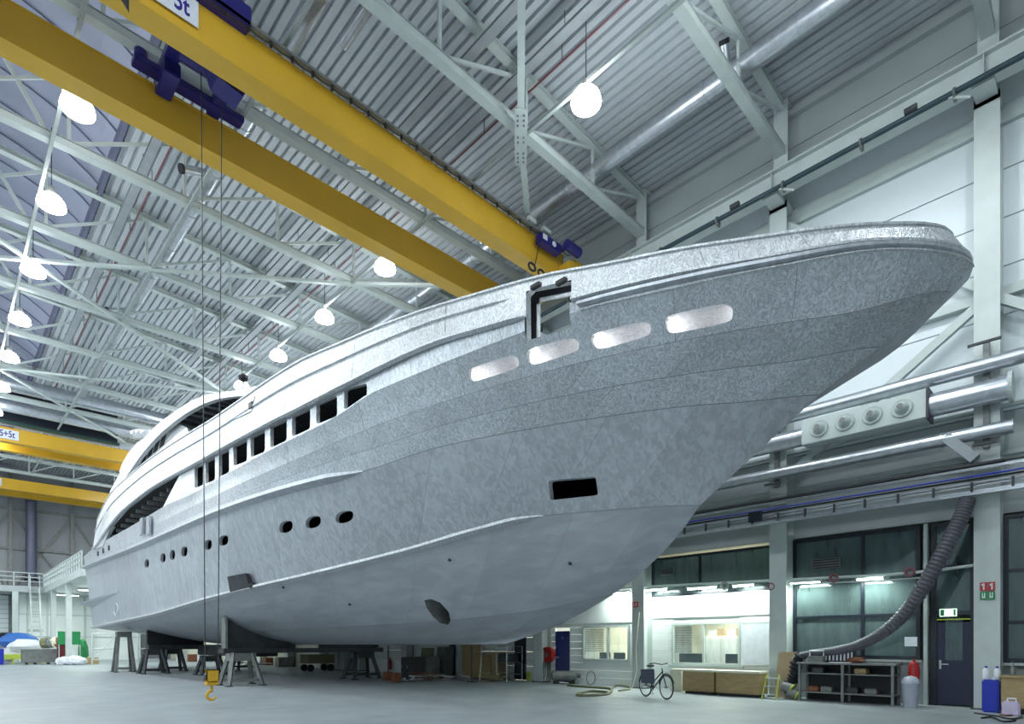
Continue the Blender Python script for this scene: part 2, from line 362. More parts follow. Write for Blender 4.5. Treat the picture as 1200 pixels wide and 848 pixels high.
# ================================================= ROOF STEEL
ord_ = ['first', 'second', 'third', 'fourth', 'fifth', 'sixth', 'seventh', 'eighth', 'ninth', 'tenth', 'eleventh', 'twelfth', 'thirteenth', 'fourteenth', 'fifteenth', 'sixteenth', 'seventeenth', 'eighteenth']
TRX = (-17.4, 17.5)
def truss(y, lab):
    r = empty('roof_truss', (0, y, 15.6), lab, 'truss', 'white roof trusses across the hall')
    m = MB(); m.box((TRX[0], y-.13, 15.56), (TRX[1], y+.13, 15.6)); m.box((TRX[0], y-.13, 15.6), (TRX[1], y-.11, 15.78)); m.box((TRX[0], y+.11, 15.6), (TRX[1], y+.13, 15.78)); m.box((TRX[0], y-.13, 15.76), (TRX[1], y+.13, 15.8))
    m.build('bottom_chord', M['white'], r)
    for s in (1, -1):
        m = MB(); a, b = (0, y, zr(0)-.12), (s*17.5, y, zr(17.4)-.12)
        m.bar(a, b, .24, .03); m.bar((a[0], y, a[2]-.16), (b[0], y, b[2]-.16), .24, .03); m.bar((a[0], y, a[2]-.08), (b[0], y, b[2]-.08), .03, .16)
        m.build('top_chord', M['white'], r)
        xs = [17.5, 14.8, 11.8, 8.8, 5.8, 2.8, 0.0]
        for i, x in enumerate(xs):
            X = s*x
            if i > 0 and not (i == 6 and s < 0): MB().bar((X, y, 15.78), (X, y, zr(X)-.28), .07, .09).build('web_post', M['white'], r)
            if i < 6: MB().bar((X-s*.1, y, zr(X)-.3), (s*xs[i+1]+s*.08, y, 15.8), .06, .09).build('web_diagonal', M['white'], r)
    return r
for k, y in enumerate([b for b in BAY if -8 < b < 67]):
    truss(y, 'white steel roof truss across the hall, %s one counted from the near end' % ord_[k])
# longitudinal ties on the bottom chords
for x, lab in ((11.66, 'white longitudinal roof tie above the right row of lamps'), (5.9, 'white longitudinal roof tie beside the left galvanised duct'), (2.4, 'white longitudinal roof tie beside the left row of lamps'), (-5.9, 'white longitudinal roof tie beyond the left photo edge')):
    r = empty('roof_tie', (x, 0, 15.6), lab, 'beam')
    MB().box((x-.045, Y0, 15.47), (x+.045, 62, 15.56)).build('tie_bar', M['tie'], r)
    if x == 2.4:
        for y in [b for b in BAY if 8 < b < 60]:
            MB().bar((2.4, y, 15.6), (1.2, y+.1, 17.7), .1, .1).build('sloping_strut', M['white'], r)
def brace(a, b, lab):
    tag(MB().bar((a[0], a[1], 15.5), (b[0], b[1], 15.5), .14, .1).build('wind_brace', M['white']), lab, 'brace')
r = empty('wind_brace', (11.6, 11.5, 15.5), 'white roof brace with a bolted joint plate left of the bright lamp', 'brace')
MB().bar((6.9, 6.8, 15.5), (11.6, 11.5, 15.5), .18, .1).build('brace_arm', M['white'], r); MB().bar((11.6, 11.5, 15.5), (16.5, 15.7, 15.5), .18, .1).build('brace_arm', M['white'], r)
d = Vector((1, 1, 0)).normalized()
MB().bar(Vector((11.6, 11.5, 15.42))-d*.9, Vector((11.6, 11.5, 15.42))+d*.9, .34, .03).build('joint_plate', M['white'], r)
m = MB(); pdir = Vector((-d.y, d.x, 0))
for a in (-.75, -.6, -.45, -.08, .08, .45, .6, .75):
    for b in (-.08, .08):
        c = Vector((11.6, 11.5, 15.4))+d*a+pdir*b; m.cyl(c, c-Vector((0, 0, .03)), .025, 6)
m.build('bolt_heads', M['greysteel'], r)['kind'] = 'stuff'
brace((1.4, 28.6), (11.6, 20.9), 'long white roof brace crossing left of the small lamps')
brace((11.6, 20.9), (16.5, 16.3), 'white roof brace behind the yellow girder end')
brace((1.6, 27.0), (12, 35), 'white roof brace descending from the left lamp row')
brace((2.4, 39.7), (11.6, 34.8), 'faint white roof brace above the yacht arch')
brace((2.4, 39.7), (9.5, 48), 'white roof brace descending towards the far crane')
# ducts
def duct(name, a, b, rr, lab, mt='duct', n=20, rings=True):
    r = empty(name, a, lab, 'duct'); a, b = Vector(a), Vector(b)
    MB().cyl(a, b, rr, n).build('duct_run', M[mt], r, smooth=True)
    L = (b-a).length; k = 1.2; dd = (b-a).normalized()
    while rings and k < min(L, 60):
        MB().cyl(a+dd*(k-.03), a+dd*(k+.03), rr+.018, n).build('joint_ring', M[mt], r, smooth=True); k += 2.4
    return r
r = duct('spiral_duct', (15.0, -3, 16.45), (15.0, 40, 16.45), .25, 'long galvanised spiral duct under the roof above the bow')
for y in (7.2, 16.8): 
    MB().cyl((14.95, y, 16.6), (14.6, y-.1, 17.0), .12, 14).build('duct_outlet', M['duct'], r, smooth=True); MB().cyl((14.62, y-.1, 16.98), (14.55, y-.12, 17.05), .13, 14).build('outlet_grille', M['black'], r)
r = duct('spiral_duct', (6.35, 9, 16.35), (6.35, 43, 16.35), .24, 'long galvanised spiral duct beside the left roof tie')
for y in (20.2, 31): MB().cyl((6.2, y, 16.4), (5.5, y-.1, 16.1), .13, 14).build('duct_outlet', M['duct'], r, smooth=True); MB().cyl((5.52, y-.1, 16.11), (5.45, y-.11, 16.08), .14, 14).build('outlet_grille', M['black'], r)
r = duct('spiral_duct', (7.6, -4, 17.0), (7.6, 14, 17.0), .14, 'slim galvanised duct tight under the roof near the top edge')
duct('cross_duct', (-6, 44.6, 16.5), (15, 44.6, 16.5), .42, 'wide galvanised duct crossing the far roof')
duct('cross_duct', (-6, 47.1, 16.0), (15, 47.1, 16.0), .38, 'second wide galvanised duct just above the far dark screen')
# sprinkler pipes and trays
for x, z, lab in ((11.95, 16.95, 'thin red sprinkler pipe under the roof beside the bright lamp'), (5.3, 16.9, 'thin red sprinkler pipe under the left roof')):
    r = empty('sprinkler_pipe', (x, 0, z), lab, 'pipe')
    MB().cyl((x, -4, z), (x, 45, z), .028, 8).build('pipe_run', M['redpipe'], r, smooth=True)
    for k in range(14): MB().cyl((x, 1+3.1*k, z), (x, 1+3.1*k, z+.55), .012, 6).build('hanger_rod', M['darksteel'], r)
for x, z, lab in ((11.35, 16.8, 'slim grey cable tray under the roof left of the red pipe'), (4.9, 16.8, 'slim grey cable tray beside the skylight'), (10.1, 16.9, 'second slim cable tray under the middle roof')):
    r = empty('cable_tray', (x, 0, z), lab, 'tray')
    m = MB(); m.box((x-.14, -4, z), (x+.14, 45, z+.015)); m.box((x-.14, -4, z), (x-.13, 45, z+.07)); m.box((x+.13, -4, z), (x+.14, 45, z+.07)); m.build('tray_body', M['tray'], r)
    for k in range(14): MB().cyl((x, .4+3.1*k, z), (x, .4+3.1*k, z+.6), .01, 6).build('hanger_rod', M['darksteel'], r)
# ---- lamps
def hall_lamp():
    r = empty('bay_lamp', (0, 0, 0), 'lamp', 'lamp', 'round high-bay lamps under the roof')
    MB().cyl((0, 0, .62), (0, 0, 2.45), .012, 6).build('hanging_cable', M['black'], r)
    MB().lathe((0, 0, 0), [(.03, .62), (.1, .6), (.12, .42), (.1, .36)], 14).build('gear_housing', M['greysteel'], r, smooth=True)
    m = MB(); n = 20; pts = [(.12, .38), (.26, .3), (.35, .18), (.38, .04)]
    vs = [(q*math.cos(2*PI*i/n), q*math.sin(2*PI*i/n), h) for q, h in pts for i in range(n)]
    m.add(vs, [(k*n+i, k*n+(i+1) % n, (k+1)*n+(i+1) % n, (k+1)*n+i) for k in range(3) for i in range(n)])
    m.build('reflector', M['lampglow'], r, smooth=True)
    MB().lathe((0, 0, 0), [(.37, .04), (.37, .0), (.25, -.05), (.02, -.07)], 20).build('lens', M['lampglow'], r, smooth=True)
    return r
L0 = hall_lamp(); first = True
for X, nm in ((11.7, 'right'), (2.66, 'left'), (-6.4, 'far left'), (-14.6, 'outer left')):  # outer left row is unseen, added to throw more light on the hull side
    for k in range(-2, 12):
        y = 9.3+4.6*k
        if k == 1: continue
        loc = (X, y, 15.0 if X > 10 else 15.05)
        if nm == 'right':
            lab = {0: 'big bright round lamp hanging above the rectangular hull opening', 2: 'round lamp glowing just below the left yellow girder', 3: 'round lamp third from the right, left of the yellow girder', 4: 'smallest round lamp of the right row, above the hull top'}.get(k, 'round high-bay lamp of the right roof row, %s counted from the near end' % ord_[k+2])
        elif nm == 'left':
            lab = {2: 'topmost glowing round lamp of the left row, below the yellow girder', 3: 'second round lamp from the top of the left row', 4: 'third round lamp from the top of the left row', 5: 'fourth round lamp from the top of the left row', 6: 'fifth round lamp from the top of the left row', 7: 'lowest small round lamp of the left row'}.get(k, 'round high-bay lamp of the left roof row, %s counted from the near end' % ord_[k+2])
        else:
            lab = 'high-bay lamp, %s row beyond the left photo edge, %s from near end' % ('first' if X > -10 else 'second', ord_[k+2])
        if first: L0.location = loc; L0['label'] = lab; first = False
        else: copy_tree(L0, loc, 0, lab)
        ld = bpy.data.lights.new('lamp_light', 'SPOT'); ld.energy = LAMP_W; ld.color = LAMP_COL; ld.shadow_soft_size = .3; ld.spot_size = R2(168); ld.spot_blend = .35
        lu = bpy.data.lights.new('lamp_glow', 'POINT'); lu.energy = UP_W; lu.color = LAMP_COL; lu.shadow_soft_size = .3; o2 = bpy.data.objects.new('lamp_glow', lu); o2.location = (X, y, loc[2]-.8); col.objects.link(o2)
        lo = bpy.data.objects.new('lamp_light', ld); lo.location = (X, y, loc[2]-.6); col.objects.link(lo)
# far dark screen above the second crane
r = empty('roller_screen', (0, 48.4, 15.2), 'dark green and navy screen hanging above the far yellow crane', 'screen')
MB().box((-10, 48.35, 15.35), (9.2, 48.45, 17.4)).build('curtain', M['frame'], r)
MB().box((-10, 48.25, 15.25), (9.3, 48.5, 15.42)).build('bottom_rail', mat('dark_green', (.01,.05,.04), .4), r)
# ================================================= CRANES
def girder(r, y, x0, x1, z0, z1, w=.52, walk=True):
    m = MB(); m.box((x0, y, z0+.03), (x1, y+.025, z1-.03)); m.box((x0, y+w-.06, z0+.03), (x1, y+w-.035, z1-.03)); m.box((x0, y-.03, z0), (x1, y+w, z0+.03)); m.box((x0, y-.03, z1-.03), (x1, y+w, z1)); m.box((x1-.02, y, z0), (x1, y+w, z1))
    m.build('box_girder', M['yellow'], r)
    MB().box((x0, y+w/2-.04, z1), (x1, y+w/2+.04, z1+.06)).build('trolley_rail', M['darksteel'], r)
def crane(ya, yb, lab, near=True):
    r = empty('bridge_crane', (15.7, ya, 14.3), lab, 'crane', 'yellow bridge cranes')
    girder(r, ya, -16.6, 15.9, 14.3, 15.2); girder(r, yb, -16.6, 15.9, 14.3, 15.2)
    MB().box((15.7, ya-.5, 14.25), (16.3, yb+1.0, 14.75)).build('end_carriage', M['yellow'], r, bevel=.02)
    for y in (ya-.2, yb+.7): MB().cyl((16.9, y, 14.99), (17.02, y, 14.99), .16, 18).build('wheel', M['darksteel'], r, smooth=True); MB().box((16.2, y-.1, 14.5), (16.95, y+.1, 15.05)).build('wheel_arm', M['yellow'], r)
    return r
c1 = crane(13.66, 16.5, 'big yellow twin-girder bridge crane crossing the top left, above the yacht')
m = MB(); m.box((-16, 13.5, 15.2), (15.7, 13.56, 15.26)); m.box((-16, 13.35, 15.14), (15.7, 13.52, 15.2)); m.build('cable_channel', M['greysteel'], c1)
m = MB()
for i in range(60): m.cyl((-14+.5*i, 13.42, 15.03), (-14+.5*i, 13.42, 15.16), .035, 6); m.tube([(-14+.5*i+.5*j/5, 13.42, 15.12-.05*math.sin(PI*j/5)) for j in range(6)], .014, 5)
m.build('festoon_cable', M['black'], c1)
bl = MB(); bl.box((14.3, 13.2, 14.75), (15.3, 13.5, 15.05)); bl.build('drive_gearbox', M['blue'], c1, bevel=.02)
MB().cyl((15.3, 13.0, 14.98), (15.95, 13.0, 14.98), .17, 16).build('drive_motor', M['blue'], c1, smooth=True)
MB().cyl((14.9, 13.18, 14.9), (14.9, 13.2, 14.9), .09, 16).build('round_badge', M['paper'], c1); MB().box((14.35, 13.18, 14.84), (14.55, 13.2, 15.0)).build('white_plate', M['paper'], c1)
for i, (px, py) in enumerate(((623, 313), (634, 321))):
    p = onY(px, py, 13.6); ring = [(p.x+.16*math.cos(t*PI/8), 13.58, p.z+.12*math.sin(t*PI/8)) for t in range(16)]
    MB().tube(ring, .035, 6, closed=True).build('cable_eye', M['black'], c1)
MB().tube([onY(634, 272, 13.55), onY(631, 290, 13.5), onY(626, 315, 13.55)], .015, 5).build('loose_cable', M['black'], c1)
for x in (13.8, 14.5):
    m = MB(); m.box((x, 13.3, 15.25), (x+.35, 13.42, 15.38)); m.build('warning_light', M['steel'], c1)
def sign(y, x1, z0, h, s, lab=None, parent=None):
    wdt = h*.44*len(s)
    MB().box((x1-wdt, y-.035, z0), (x1, y-.028, z0+h)).build('capacity_plate', M['paper'], parent)
    text_mesh(s, h*.95, Vector((x1-wdt/2, y-.038, z0+h*.5)), Matrix.Rotation(PI/2, 3, 'X'), M['letter'], parent, sx=.68)
pp = onY(232, 22, 13.63); sign(13.63, pp.x, 14.52, .55, '55+5t', parent=c1)
q = onY(145, 4, 13.63); MB().prism([(q.x-.1, 13.6, q.z+.05), (q.x+.08, 13.6, q.z+.1), (q.x+.08, 13.6, q.z-.15), (q.x, 13.6, q.z-.05)], (0, -.02, 0)).build('black_mark', M['blackpaint'], c1)
# trolley
t = empty('hoist_trolley', (4.8, 15.3, 15.2), 'dark blue hoist trolley riding on the two near yellow girders', 'hoist')
MB().box((3.9, 15.6, 14.95), (4.25, 16.46, 15.3)).build('drum_frame', M['blue'], t, bevel=.02)
MB().box((3.4, 16.1, 15.26), (5.9, 16.45, 15.42)).build('trolley_frame', M['blue'], t, bevel=.02)
MB().box((3.9, 14.1, 15.28), (4.2, 16.6, 15.5)).build('cross_beam', M['blue'], t, bevel=.02)
MB().box((5.1, 14.1, 15.28), (5.4, 16.6, 15.5)).build('cross_beam', M['blue'], t, bevel=.02)
MB().cyl((4.1, 15.2, 15.3), (5.3, 15.2, 15.3), .22, 16).build('rope_drum', M['blue'], t, smooth=True)
MB().cyl((3.55, 16.2, 15.4), (3.55, 16.2, 15.55), .14, 12).build('motor', M['blue'], t, smooth=True)
p = onY(266, 98, 14.5); MB().prism([(p.x-.4, 14.35, p.z+.35), (p.x+.55, 14.35, p.z+.35), (p.x+.3, 14.35, p.z-.2), (p.x-.25, 14.35, p.z-.1)], (0, .5, 0)).build('motor_cover', M['blue'], t)
p = onY(268, 12, 13.3); MB().box((p.x-.55, 13.35, 15.12), (p.x+.5, 14.0, 15.54)).build('control_cabinet', M['blue'], t, bevel=.02)
hx, hy = 4.82, 15.25
m = MB()
for sx in (-.18, .18): m.cyl((hx+sx*1.3, hy, 15.2), (hx+sx*.8, hy, .95), .012, 6)
h = empty('crane_hook', (hx, hy, .3), 'yellow crane hook block hanging on two wires just above the floor', 'hook')
m.build('wire_rope', M['darksteel'], h)
m = MB(); m.box((hx-.14, hy-.11, .6), (hx+.14, hy-.07, .9)); m.box((hx-.14, hy+.07, .6), (hx+.14, hy+.11, .9)); m.box((hx-.14, hy-.09, .52), (hx+.14, hy+.09, .62)); m.build('block_cheek', M['orange'], h, bevel=.02)
MB().cyl((hx-.06, hy-.065, .75), (hx-.06, hy+.065, .75), .1, 16).build('sheave', M['darksteel'], h); MB().cyl((hx+.06, hy-.065, .75), (hx+.06, hy+.065, .75), .1, 16).build('sheave', M['darksteel'], h)
hk = [(hx, hy, .56), (hx, hy, .42)]+[(hx-.11*math.sin(R2(a))*.95, hy, .28+.11*math.cos(R2(a))) for a in range(0, 251, 25)]
MB().tube(hk, .035, 8, radii=[.03, .035]+[.045-.002*i for i in range(11)]).build('hook_body', M['orange'], h, smooth=True)
c2 = crane(49.0, 51.2, 'second yellow bridge crane further back with a load sign, left of the arch'); sign(48.97, onY(22, 505, 48.97).x, 14.45, .6, '55+5t', parent=c2)
m = MB(); m.box((-16, 48.6, 15.2), (15.7, 48.66, 15.5)); m.build('cable_channel', M['duct'], c2)
c3 = crane(64.0, 66.6, 'third yellow bridge crane, lowest and furthest at the left edge'); sign(63.97, onY(2, 570, 63.97).x, 14.5, .6, '55+5t', parent=c3)
# ================================================= THE YACHT
XC = 10.9; YE = 44.6
def pchip(xs, ys):
    n = len(xs); h = [xs[i+1]-xs[i] for i in range(n-1)]; dl = [(ys[i+1]-ys[i])/h[i] for i in range(n-1)]
    m = [dl[0]]+[0]*(n-2)+[dl[-1]]
    for i in range(1, n-1):
        if dl[i-1]*dl[i] > 0:
            w1 = 2*h[i]+h[i-1]; w2 = h[i]+2*h[i-1]; m[i] = (w1+w2)/(w1/dl[i-1]+w2/dl[i])
    def f(x):
        if x <= xs[0]: return ys[0]
        if x >= xs[-1]: return ys[-1]
        lo, hi = 0, n-1
        while hi-lo > 1:
            md = (lo+hi)//2
            if xs[md] <= x: lo = md
            else: hi = md
        t = (x-xs[lo])/h[lo]
        return (2*t**3-3*t*t+1)*ys[lo]+(t**3-2*t*t+t)*h[lo]*m[lo]+(-2*t**3+3*t*t)*ys[lo+1]+(t**3-t*t)*h[lo]*m[lo+1]
    return f
def plan(y0, B, Lr, p, q, aft=.25):
    def b(y):
        s = max(0., y-y0); v = B if s >= Lr else B*(1-(1-s/Lr)**p)**q
        if y > 33: v -= aft*((y-33)/12)**2
        return max(v, 0.)
    return b
def zcurve(b, pts, start):
    """heights of a sheer line from photo points of the near side, at half-breadth b(Y)"""
    ys, zs = [start[0]], [start[1]]
    out = []
    for px, py in pts:
        a, c = ray(px); lo, hi = start[0], 60.
        fn = lambda y: (XC-b(y))*c-y*a        # >0 when the surface point is right of this column
        for _ in range(60):
            md = (lo+hi)/2
            if fn(md) > 0: lo = md
            else: hi = md
        y = (lo+hi)/2; d = SN*(XC-b(y))+CS*y; out.append((y, CH+(HY-py)/F*d))
    out.sort()
    for y, z in out:
        if y > ys[-1]+.15: ys.append(y); zs.append(z)
    return pchip(ys, zs)
bd = plan(1.5, 4.5, 16, 2.5, .62)
b8 = lambda y: plan(1.72, 4.28, 16, 2.5, .6)(y)
b5 = plan(1.47, 4.42, 16.5, 2.4, .6)
b6 = lambda y: max(0, bd(y)-(.04+.08*min(1, max(0, (y-5)/6))))
b4 = plan(1.75, 4.38, 18, 2.2, .72)
b3 = plan(3.6, 4.35, 18, 2.2, .82)
b2 = plan(5.8, 3.95, 21, 2.0, .92)
b1 = plan(7.9, 2.5, 22, 2.0, .9)
Z8 = zcurve(b8, [(1125,267),(1100,262),(1040,263),(950,270),(900,277),(800,292),(720,308),(640,323),(560,345),(500,363),(440,385),(400,402),(350,424),(313,447),(283,468),(254,488),(218,510),(193,526),(164,547),(136,571),(122,592),(114,610)], (1.72, 7.62))
Z7 = zcurve(bd, [(1033,283),(900,303),(800,321),(670,353),(610,372),(500,406),(400,454),(369,470),(311,499),(268,522),(225,546),(206,556),(174,575),(146,597),(130,615),(113,640)], (1.5, 7.2))
Z5 = zcurve(b5, [(1033,293),(910,313),(800,336),(673,366),(607,391),(488,438),(430,463),(410,478),(372,500),(300,536),(228,577),(191,594),(160,613),(111,641),(94,656)], (1.47, 7.05))
Z3 = zcurve(b3, [(880,470),(800,476),(633,500),(520,522),(425,552),(340,573),(280,592),(162,641),(94,668)], (3.6, 5.79))
Z2 = zcurve(b2, [(760,594),(720,597),(637,604),(560,622),(480,645),(400,665),(340,679),(270,695),(185,719),(105,736)], (5.8, 4.26))
Z1 = pchip([7.9, 10, 14, 25, 45], [2.62, 2.3, 2.1, 2.0, 2.35])
Z0 = pchip([11.3, 13, 30, 38, 45], [1.52, 1.5, 1.5, 1.75, 2.2])
Z4 = pchip([1.75, 3, 6, 10, 16, 25, 36, 45], [6.78]+[.45*Z3(max(y, 3.6))+.55*Z5(y) for y in (3, 6, 10, 16, 25, 36, 45)])
CUR = [  # start Y, end Y, half-breadth, height
 (11.3, YE, lambda y: .06, Z0), (7.9, YE, b1, Z1), (5.8, YE, b2, Z2), (3.6, YE, b3, Z3), (1.75, YE, b4, Z4), (1.47, YE, b5, Z5),
 (1.5, YE, b6, lambda y: Z7(y)+.02), (1.5, YE, bd, Z7), (1.72, YE, b8, Z8), (1.9, YE, lambda y: max(0, b8(y)-.22), lambda y: Z8(y)+.03)]
AE = 43.0
def S(a, v, side=-1):
    u = max(0, min(1, a/AE)); u = u**1.45; k = min(int(v), 8); f = v-k
    def P(i):
        y0, y1, b, z = CUR[i]; y = y0+(y1-y0)*u; return Vector((b(y), y, z(y)))
    p = P(k).lerp(P(k+1), f)
    if k < 2:      # round the bottom through keel, bilge, chine
        A, B, C = P(0), P(1), P(2); t = v/2; p = A*(1-t)*(1-2*t)+B*4*t*(1-t)+C*t*(2*t-1)
    elif k in (3, 4): p = p+Vector((-.10*f*(1-f)*(1-u), 0, 0))
    return Vector((XC+side*max(0, p.x), p.y, p.z))
GR = []
for i in range(0, 173):
    for j in range(0, 46):
        a, v = i*.25, j*.2; p = S(a, v)
        x, y = proj(p); GR.append((x, y, a, v))
def inv(px, py, v0=None, v1=None):
    c = [g for g in GR if v0 is None or v0 <= g[3] <= v1]
    g = min(c, key=lambda g: (g[0]-px)**2+(g[1]-py)**2); a, v = g[2], g[3]
    for _ in range(25):
        x, y = proj(S(a, v)); e = .01
        xa, ya = proj(S(a+e, v)); xv, yv = proj(S(a, v+e)) if v+e < 9 else (x, y)
        j11, j21, j12, j22 = (xa-x)/e, (ya-y)/e, (xv-x)/e, (yv-y)/e
        dt = j11*j22-j12*j21
        if abs(dt) < 1e-9: break
        dx, dy = px-x, py-y
        da = (dx*j22-dy*j12)/dt; dv = (j11*dy-j21*dx)/dt
        a = max(0, min(AE, a+max(-.5, min(.5, da)))); v = max(0 if v0 is None else v0, min(8.99 if v1 is None else v1, v+max(-.2, min(.2, dv))))
        if abs(da)+abs(dv) < 1e-5: break
    return a, v
def rquad(pts, r=.25, n=4):
    """corner-rounded polygon"""
    out = []; m = len(pts)
    for i in range(m):
        p0, p1, p2 = [Vector(pts[(i+k-1) % m]) for k in range(3)]
        a = p1+(p0-p1)*r; b = p1+(p2-p1)*r
        for k in range(n+1):
            t = k/n; out.append(tuple(a*(1-t)**2+p1*2*t*(1-t)+b*t*t))
    return out
HOLES = []   # (kind, polygon in (a, v))
def hole(kind, pts, v0=None, v1=None): 
    pl = [inv(x, y, v0, v1) for x, y in pts]
    HOLES.append((kind, pl)); return pl
wins = [(228,238,547,572,543,568),(240.5,252,537,567,533,562),(256.5,268.5,529,559,525,553),(273.5,289.5,517,546,511,540),(293.5,310.5,506,536,501,529),(316.5,336,495,525,488,516),(342,363.5,482,512,477,502),(370.5,395,469,497,463,488),(403,430,456,480,449,468)]
for xa, xb, ta, ba, tb, bb in wins: hole('window', rquad([(xa,ta),(xb,tb),(xb,bb),(xa,ba)], .14, 3), 5.03, 5.97)
for q in ([(549,432),(600,415),(608,420),(608,431),(557,447),(550,444)], [(617,409),(671,395),(679,401),(678,411),(626,428),(618,423)], [(692,391),(752,376),(763,380),(762,393),(703,410),(694,404)], [(779,370),(848,355),(859,361),(858,377),(790,391),(781,388)]):
    hole('slot', rquad(q, .3, 3), 3.6, 4.98)
hole('gate', [(616.5,345),(622,338.5),(669.5,329.5),(669.5,385),(617,399)])
hole('port', rquad([(642.5,563),(698,558.5),(701,580),(645,586)], .1, 3))
for x, y, rx, ry in ((335,617,8,7),(367,611.5,9,7),(403.5,605.5,10.5,7),(262,633,5.5,6),(244,638,4.2,6),(216,646,3.6,6),(202,650,3.1,6),(191,653.5,3,5.5),(172,660,2.6,5)):
    hole('porthole', [(x+rx*math.copysign(abs(math.cos(t*PI/8))**.8, math.cos(t*PI/8)), y-ry*math.copysign(abs(math.sin(t*PI/8))**.8, math.sin(t*PI/8))-.22*rx*math.cos(t*PI/8)) for t in range(16)])
hole('tunnel', [(497,703),(505,701.5),(516,706),(526,717),(528,727),(525,732),(516,730),(507,722),(500,712)])
aft_a = inv(206, 556, 5, 6)[0]; aft_b = inv(191, 594, 5, 6)[0]
FE = inv(113, 615, 7, 8)[0]                       # where the upper fascia ends
hole('aft', [(aft_b, 5.02), (aft_a, 5.97), (FE+.3, 5.97), (FE+.3, 5.02)]) if False else HOLES.append(('aft', [(aft_b, 5.012), (aft_a, 5.985), (AE-.02, 5.985), (AE-.02, 5.012)]))
yroot = empty('motor_yacht', (XC, 22, 1.5), 'unpainted bare aluminium motor yacht hull with pointed flared bow, standing on trestles', 'yacht')
# ---- near side cut into welded plates
ROWS = [0, 1, 2, 3, 3.5, 4, 5, 6]
VS = 1.25
pts, edges, regs = [], [], []
def addpoly(pl, close=True):
    n = len(pts); pts.extend([Vector((a, v*VS)) for a, v in pl])
    edges.extend([(n+i, n+(i+1) % len(pl)) for i in range(len(pl) if close else len(pl)-1)])
G = .007
for r in range(len(ROWS)-1):
    v0, v1 = ROWS[r], ROWS[r+1]; step = 3.3 if r > 1 else 3.9; x = 0; xs = [0]; x = 1.9+(r*1.37) % step
    while x < AE-1.5: xs.append(x); x += step*(1 if x > 12 else .8)
    xs.append(AE)
    for i in range(len(xs)-1):
        a0, a1 = xs[i]+G, xs[i+1]-G; w0, w1 = v0+G*.8, v1-G*.8
        regs.append((a0, a1, w0, w1, r))
        na = max(2, int((a1-a0)/.55)); nv = max(2, int((w1-w0)/.24))
        bp = [(a0+(a1-a0)*k/na, w0) for k in range(na)]+[(a1, w0+(w1-w0)*k/nv) for k in range(nv)]+[(a1-(a1-a0)*k/na, w1) for k in range(na)]+[(a0, w1-(w1-w0)*k/nv) for k in range(nv)]
        addpoly(bp)
        for j in range(1, na):
            for k in range(1, nv): pts.append(Vector((a0+(a1-a0)*j/na, (w0+(w1-w0)*k/nv)*VS)))
for kd, pl in HOLES:
    if kd == 'aft': addpoly(pl)
    else: addpoly(pl)
V2, E2, F2, ov, oe, of = delaunay_2d_cdt(pts, edges, [], 0, 1e-4, False)
def inpoly(x, y, pl):
    c = False; n = len(pl)
    for i in range(n):
        x1, y1 = pl[i]; x2, y2 = pl[(i+1) % n]
        if (y1 > y) != (y2 > y) and x < (x2-x1)*(y-y1)/(y2-y1)+x1: c = not c
    return c
HB = [(min(p[0] for p in pl), max(p[0] for p in pl), min(p[1] for p in pl), max(p[1] for p in pl), pl) for kd, pl in HOLES]
bucket = {}; seam = []
for f in F2:
    cx = sum(V2[i].x for i in f)/len(f); cv = sum(V2[i].y for i in f)/len(f)/VS
    if any(b[0] <= cx <= b[1] and b[2] <= cv <= b[3] and inpoly(cx, cv, b[4]) for b in HB): continue
    for k, (a0, a1, w0, w1, r) in enumerate(regs):
        if a0 <= cx <= a1 and w0 <= cv <= w1: bucket.setdefault(k, []).append(f); break
    else:
        if 0 <= cx <= AE and 0 <= cv <= 6: seam.append(f)
SP = [S(p.x, p.y/VS) for p in V2]
def emit(fs, name, mt, parent, off=None):
    ids = {}; m = MB()
    for f in fs:
        for i in f:
            if i not in ids: ids[i] = len(m.v); m.v.append(SP[i])
        m.f.append([ids[i] for i in f])
    o = m.build(name, mt, parent, recalc=False)
    for p in o.data.polygons: p.use_smooth = True
    return o
emit(seam, 'weld_seam', M['seam'], yroot)
def islands(fs):
    par = list(range(len(fs))); own = {}
    def root(i):
        while par[i] != i: par[i] = par[par[i]]; i = par[i]
        return i
    for i, f in enumerate(fs):
        for v in f:
            if v in own: par[root(i)] = root(own[v])
            else: own[v] = i
    out = {}
    for i, f in enumerate(fs): out.setdefault(root(i), []).append(f)
    return [g for g in out.values() if len(g) > 2]
for k, fs in [(k, g) for k, fs in bucket.items() for g in islands(fs)]:
    r = regs[k][4]
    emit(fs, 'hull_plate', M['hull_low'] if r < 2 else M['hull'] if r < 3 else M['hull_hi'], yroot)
# upper fascia / bulwark plates (curve 6..8), ending aft in a raked corner
def strip(v0, v1, a0, a1, name, mt, nv=3, side=-1, step=.35):
    f0 = a0 if callable(a0) else (lambda v, q=a0: q); f1 = a1 if callable(a1) else (lambda v, q=a1: q)
    n = max(2, int((f1(v0)-f0(v0))/step)); m = MB()
    vv = [v0+(v1-v0)*j/nv for j in range(nv+1)]
    m.add([S(f0(v)+(f1(v)-f0(v))*i/n, v, side) for i in range(n+1) for v in vv],
          [(i*(nv+1)+j, (i+1)*(nv+1)+j, (i+1)*(nv+1)+j+1, i*(nv+1)+j+1) for i in range(n) for j in range(nv)])
    o = m.build(name, mt, yroot, recalc=False)
    for p in o.data.polygons: p.use_smooth = True
    return o
def col_at(px):
    def f(v):
        lo, hi = .5, 30.
        for _ in range(40):
            md = (lo+hi)/2
            if proj(S(md, v))[0] > px: lo = md
            else: hi = md
        return lo
    return f
gl = [p for kd, p in HOLES if kd == 'gate'][0]
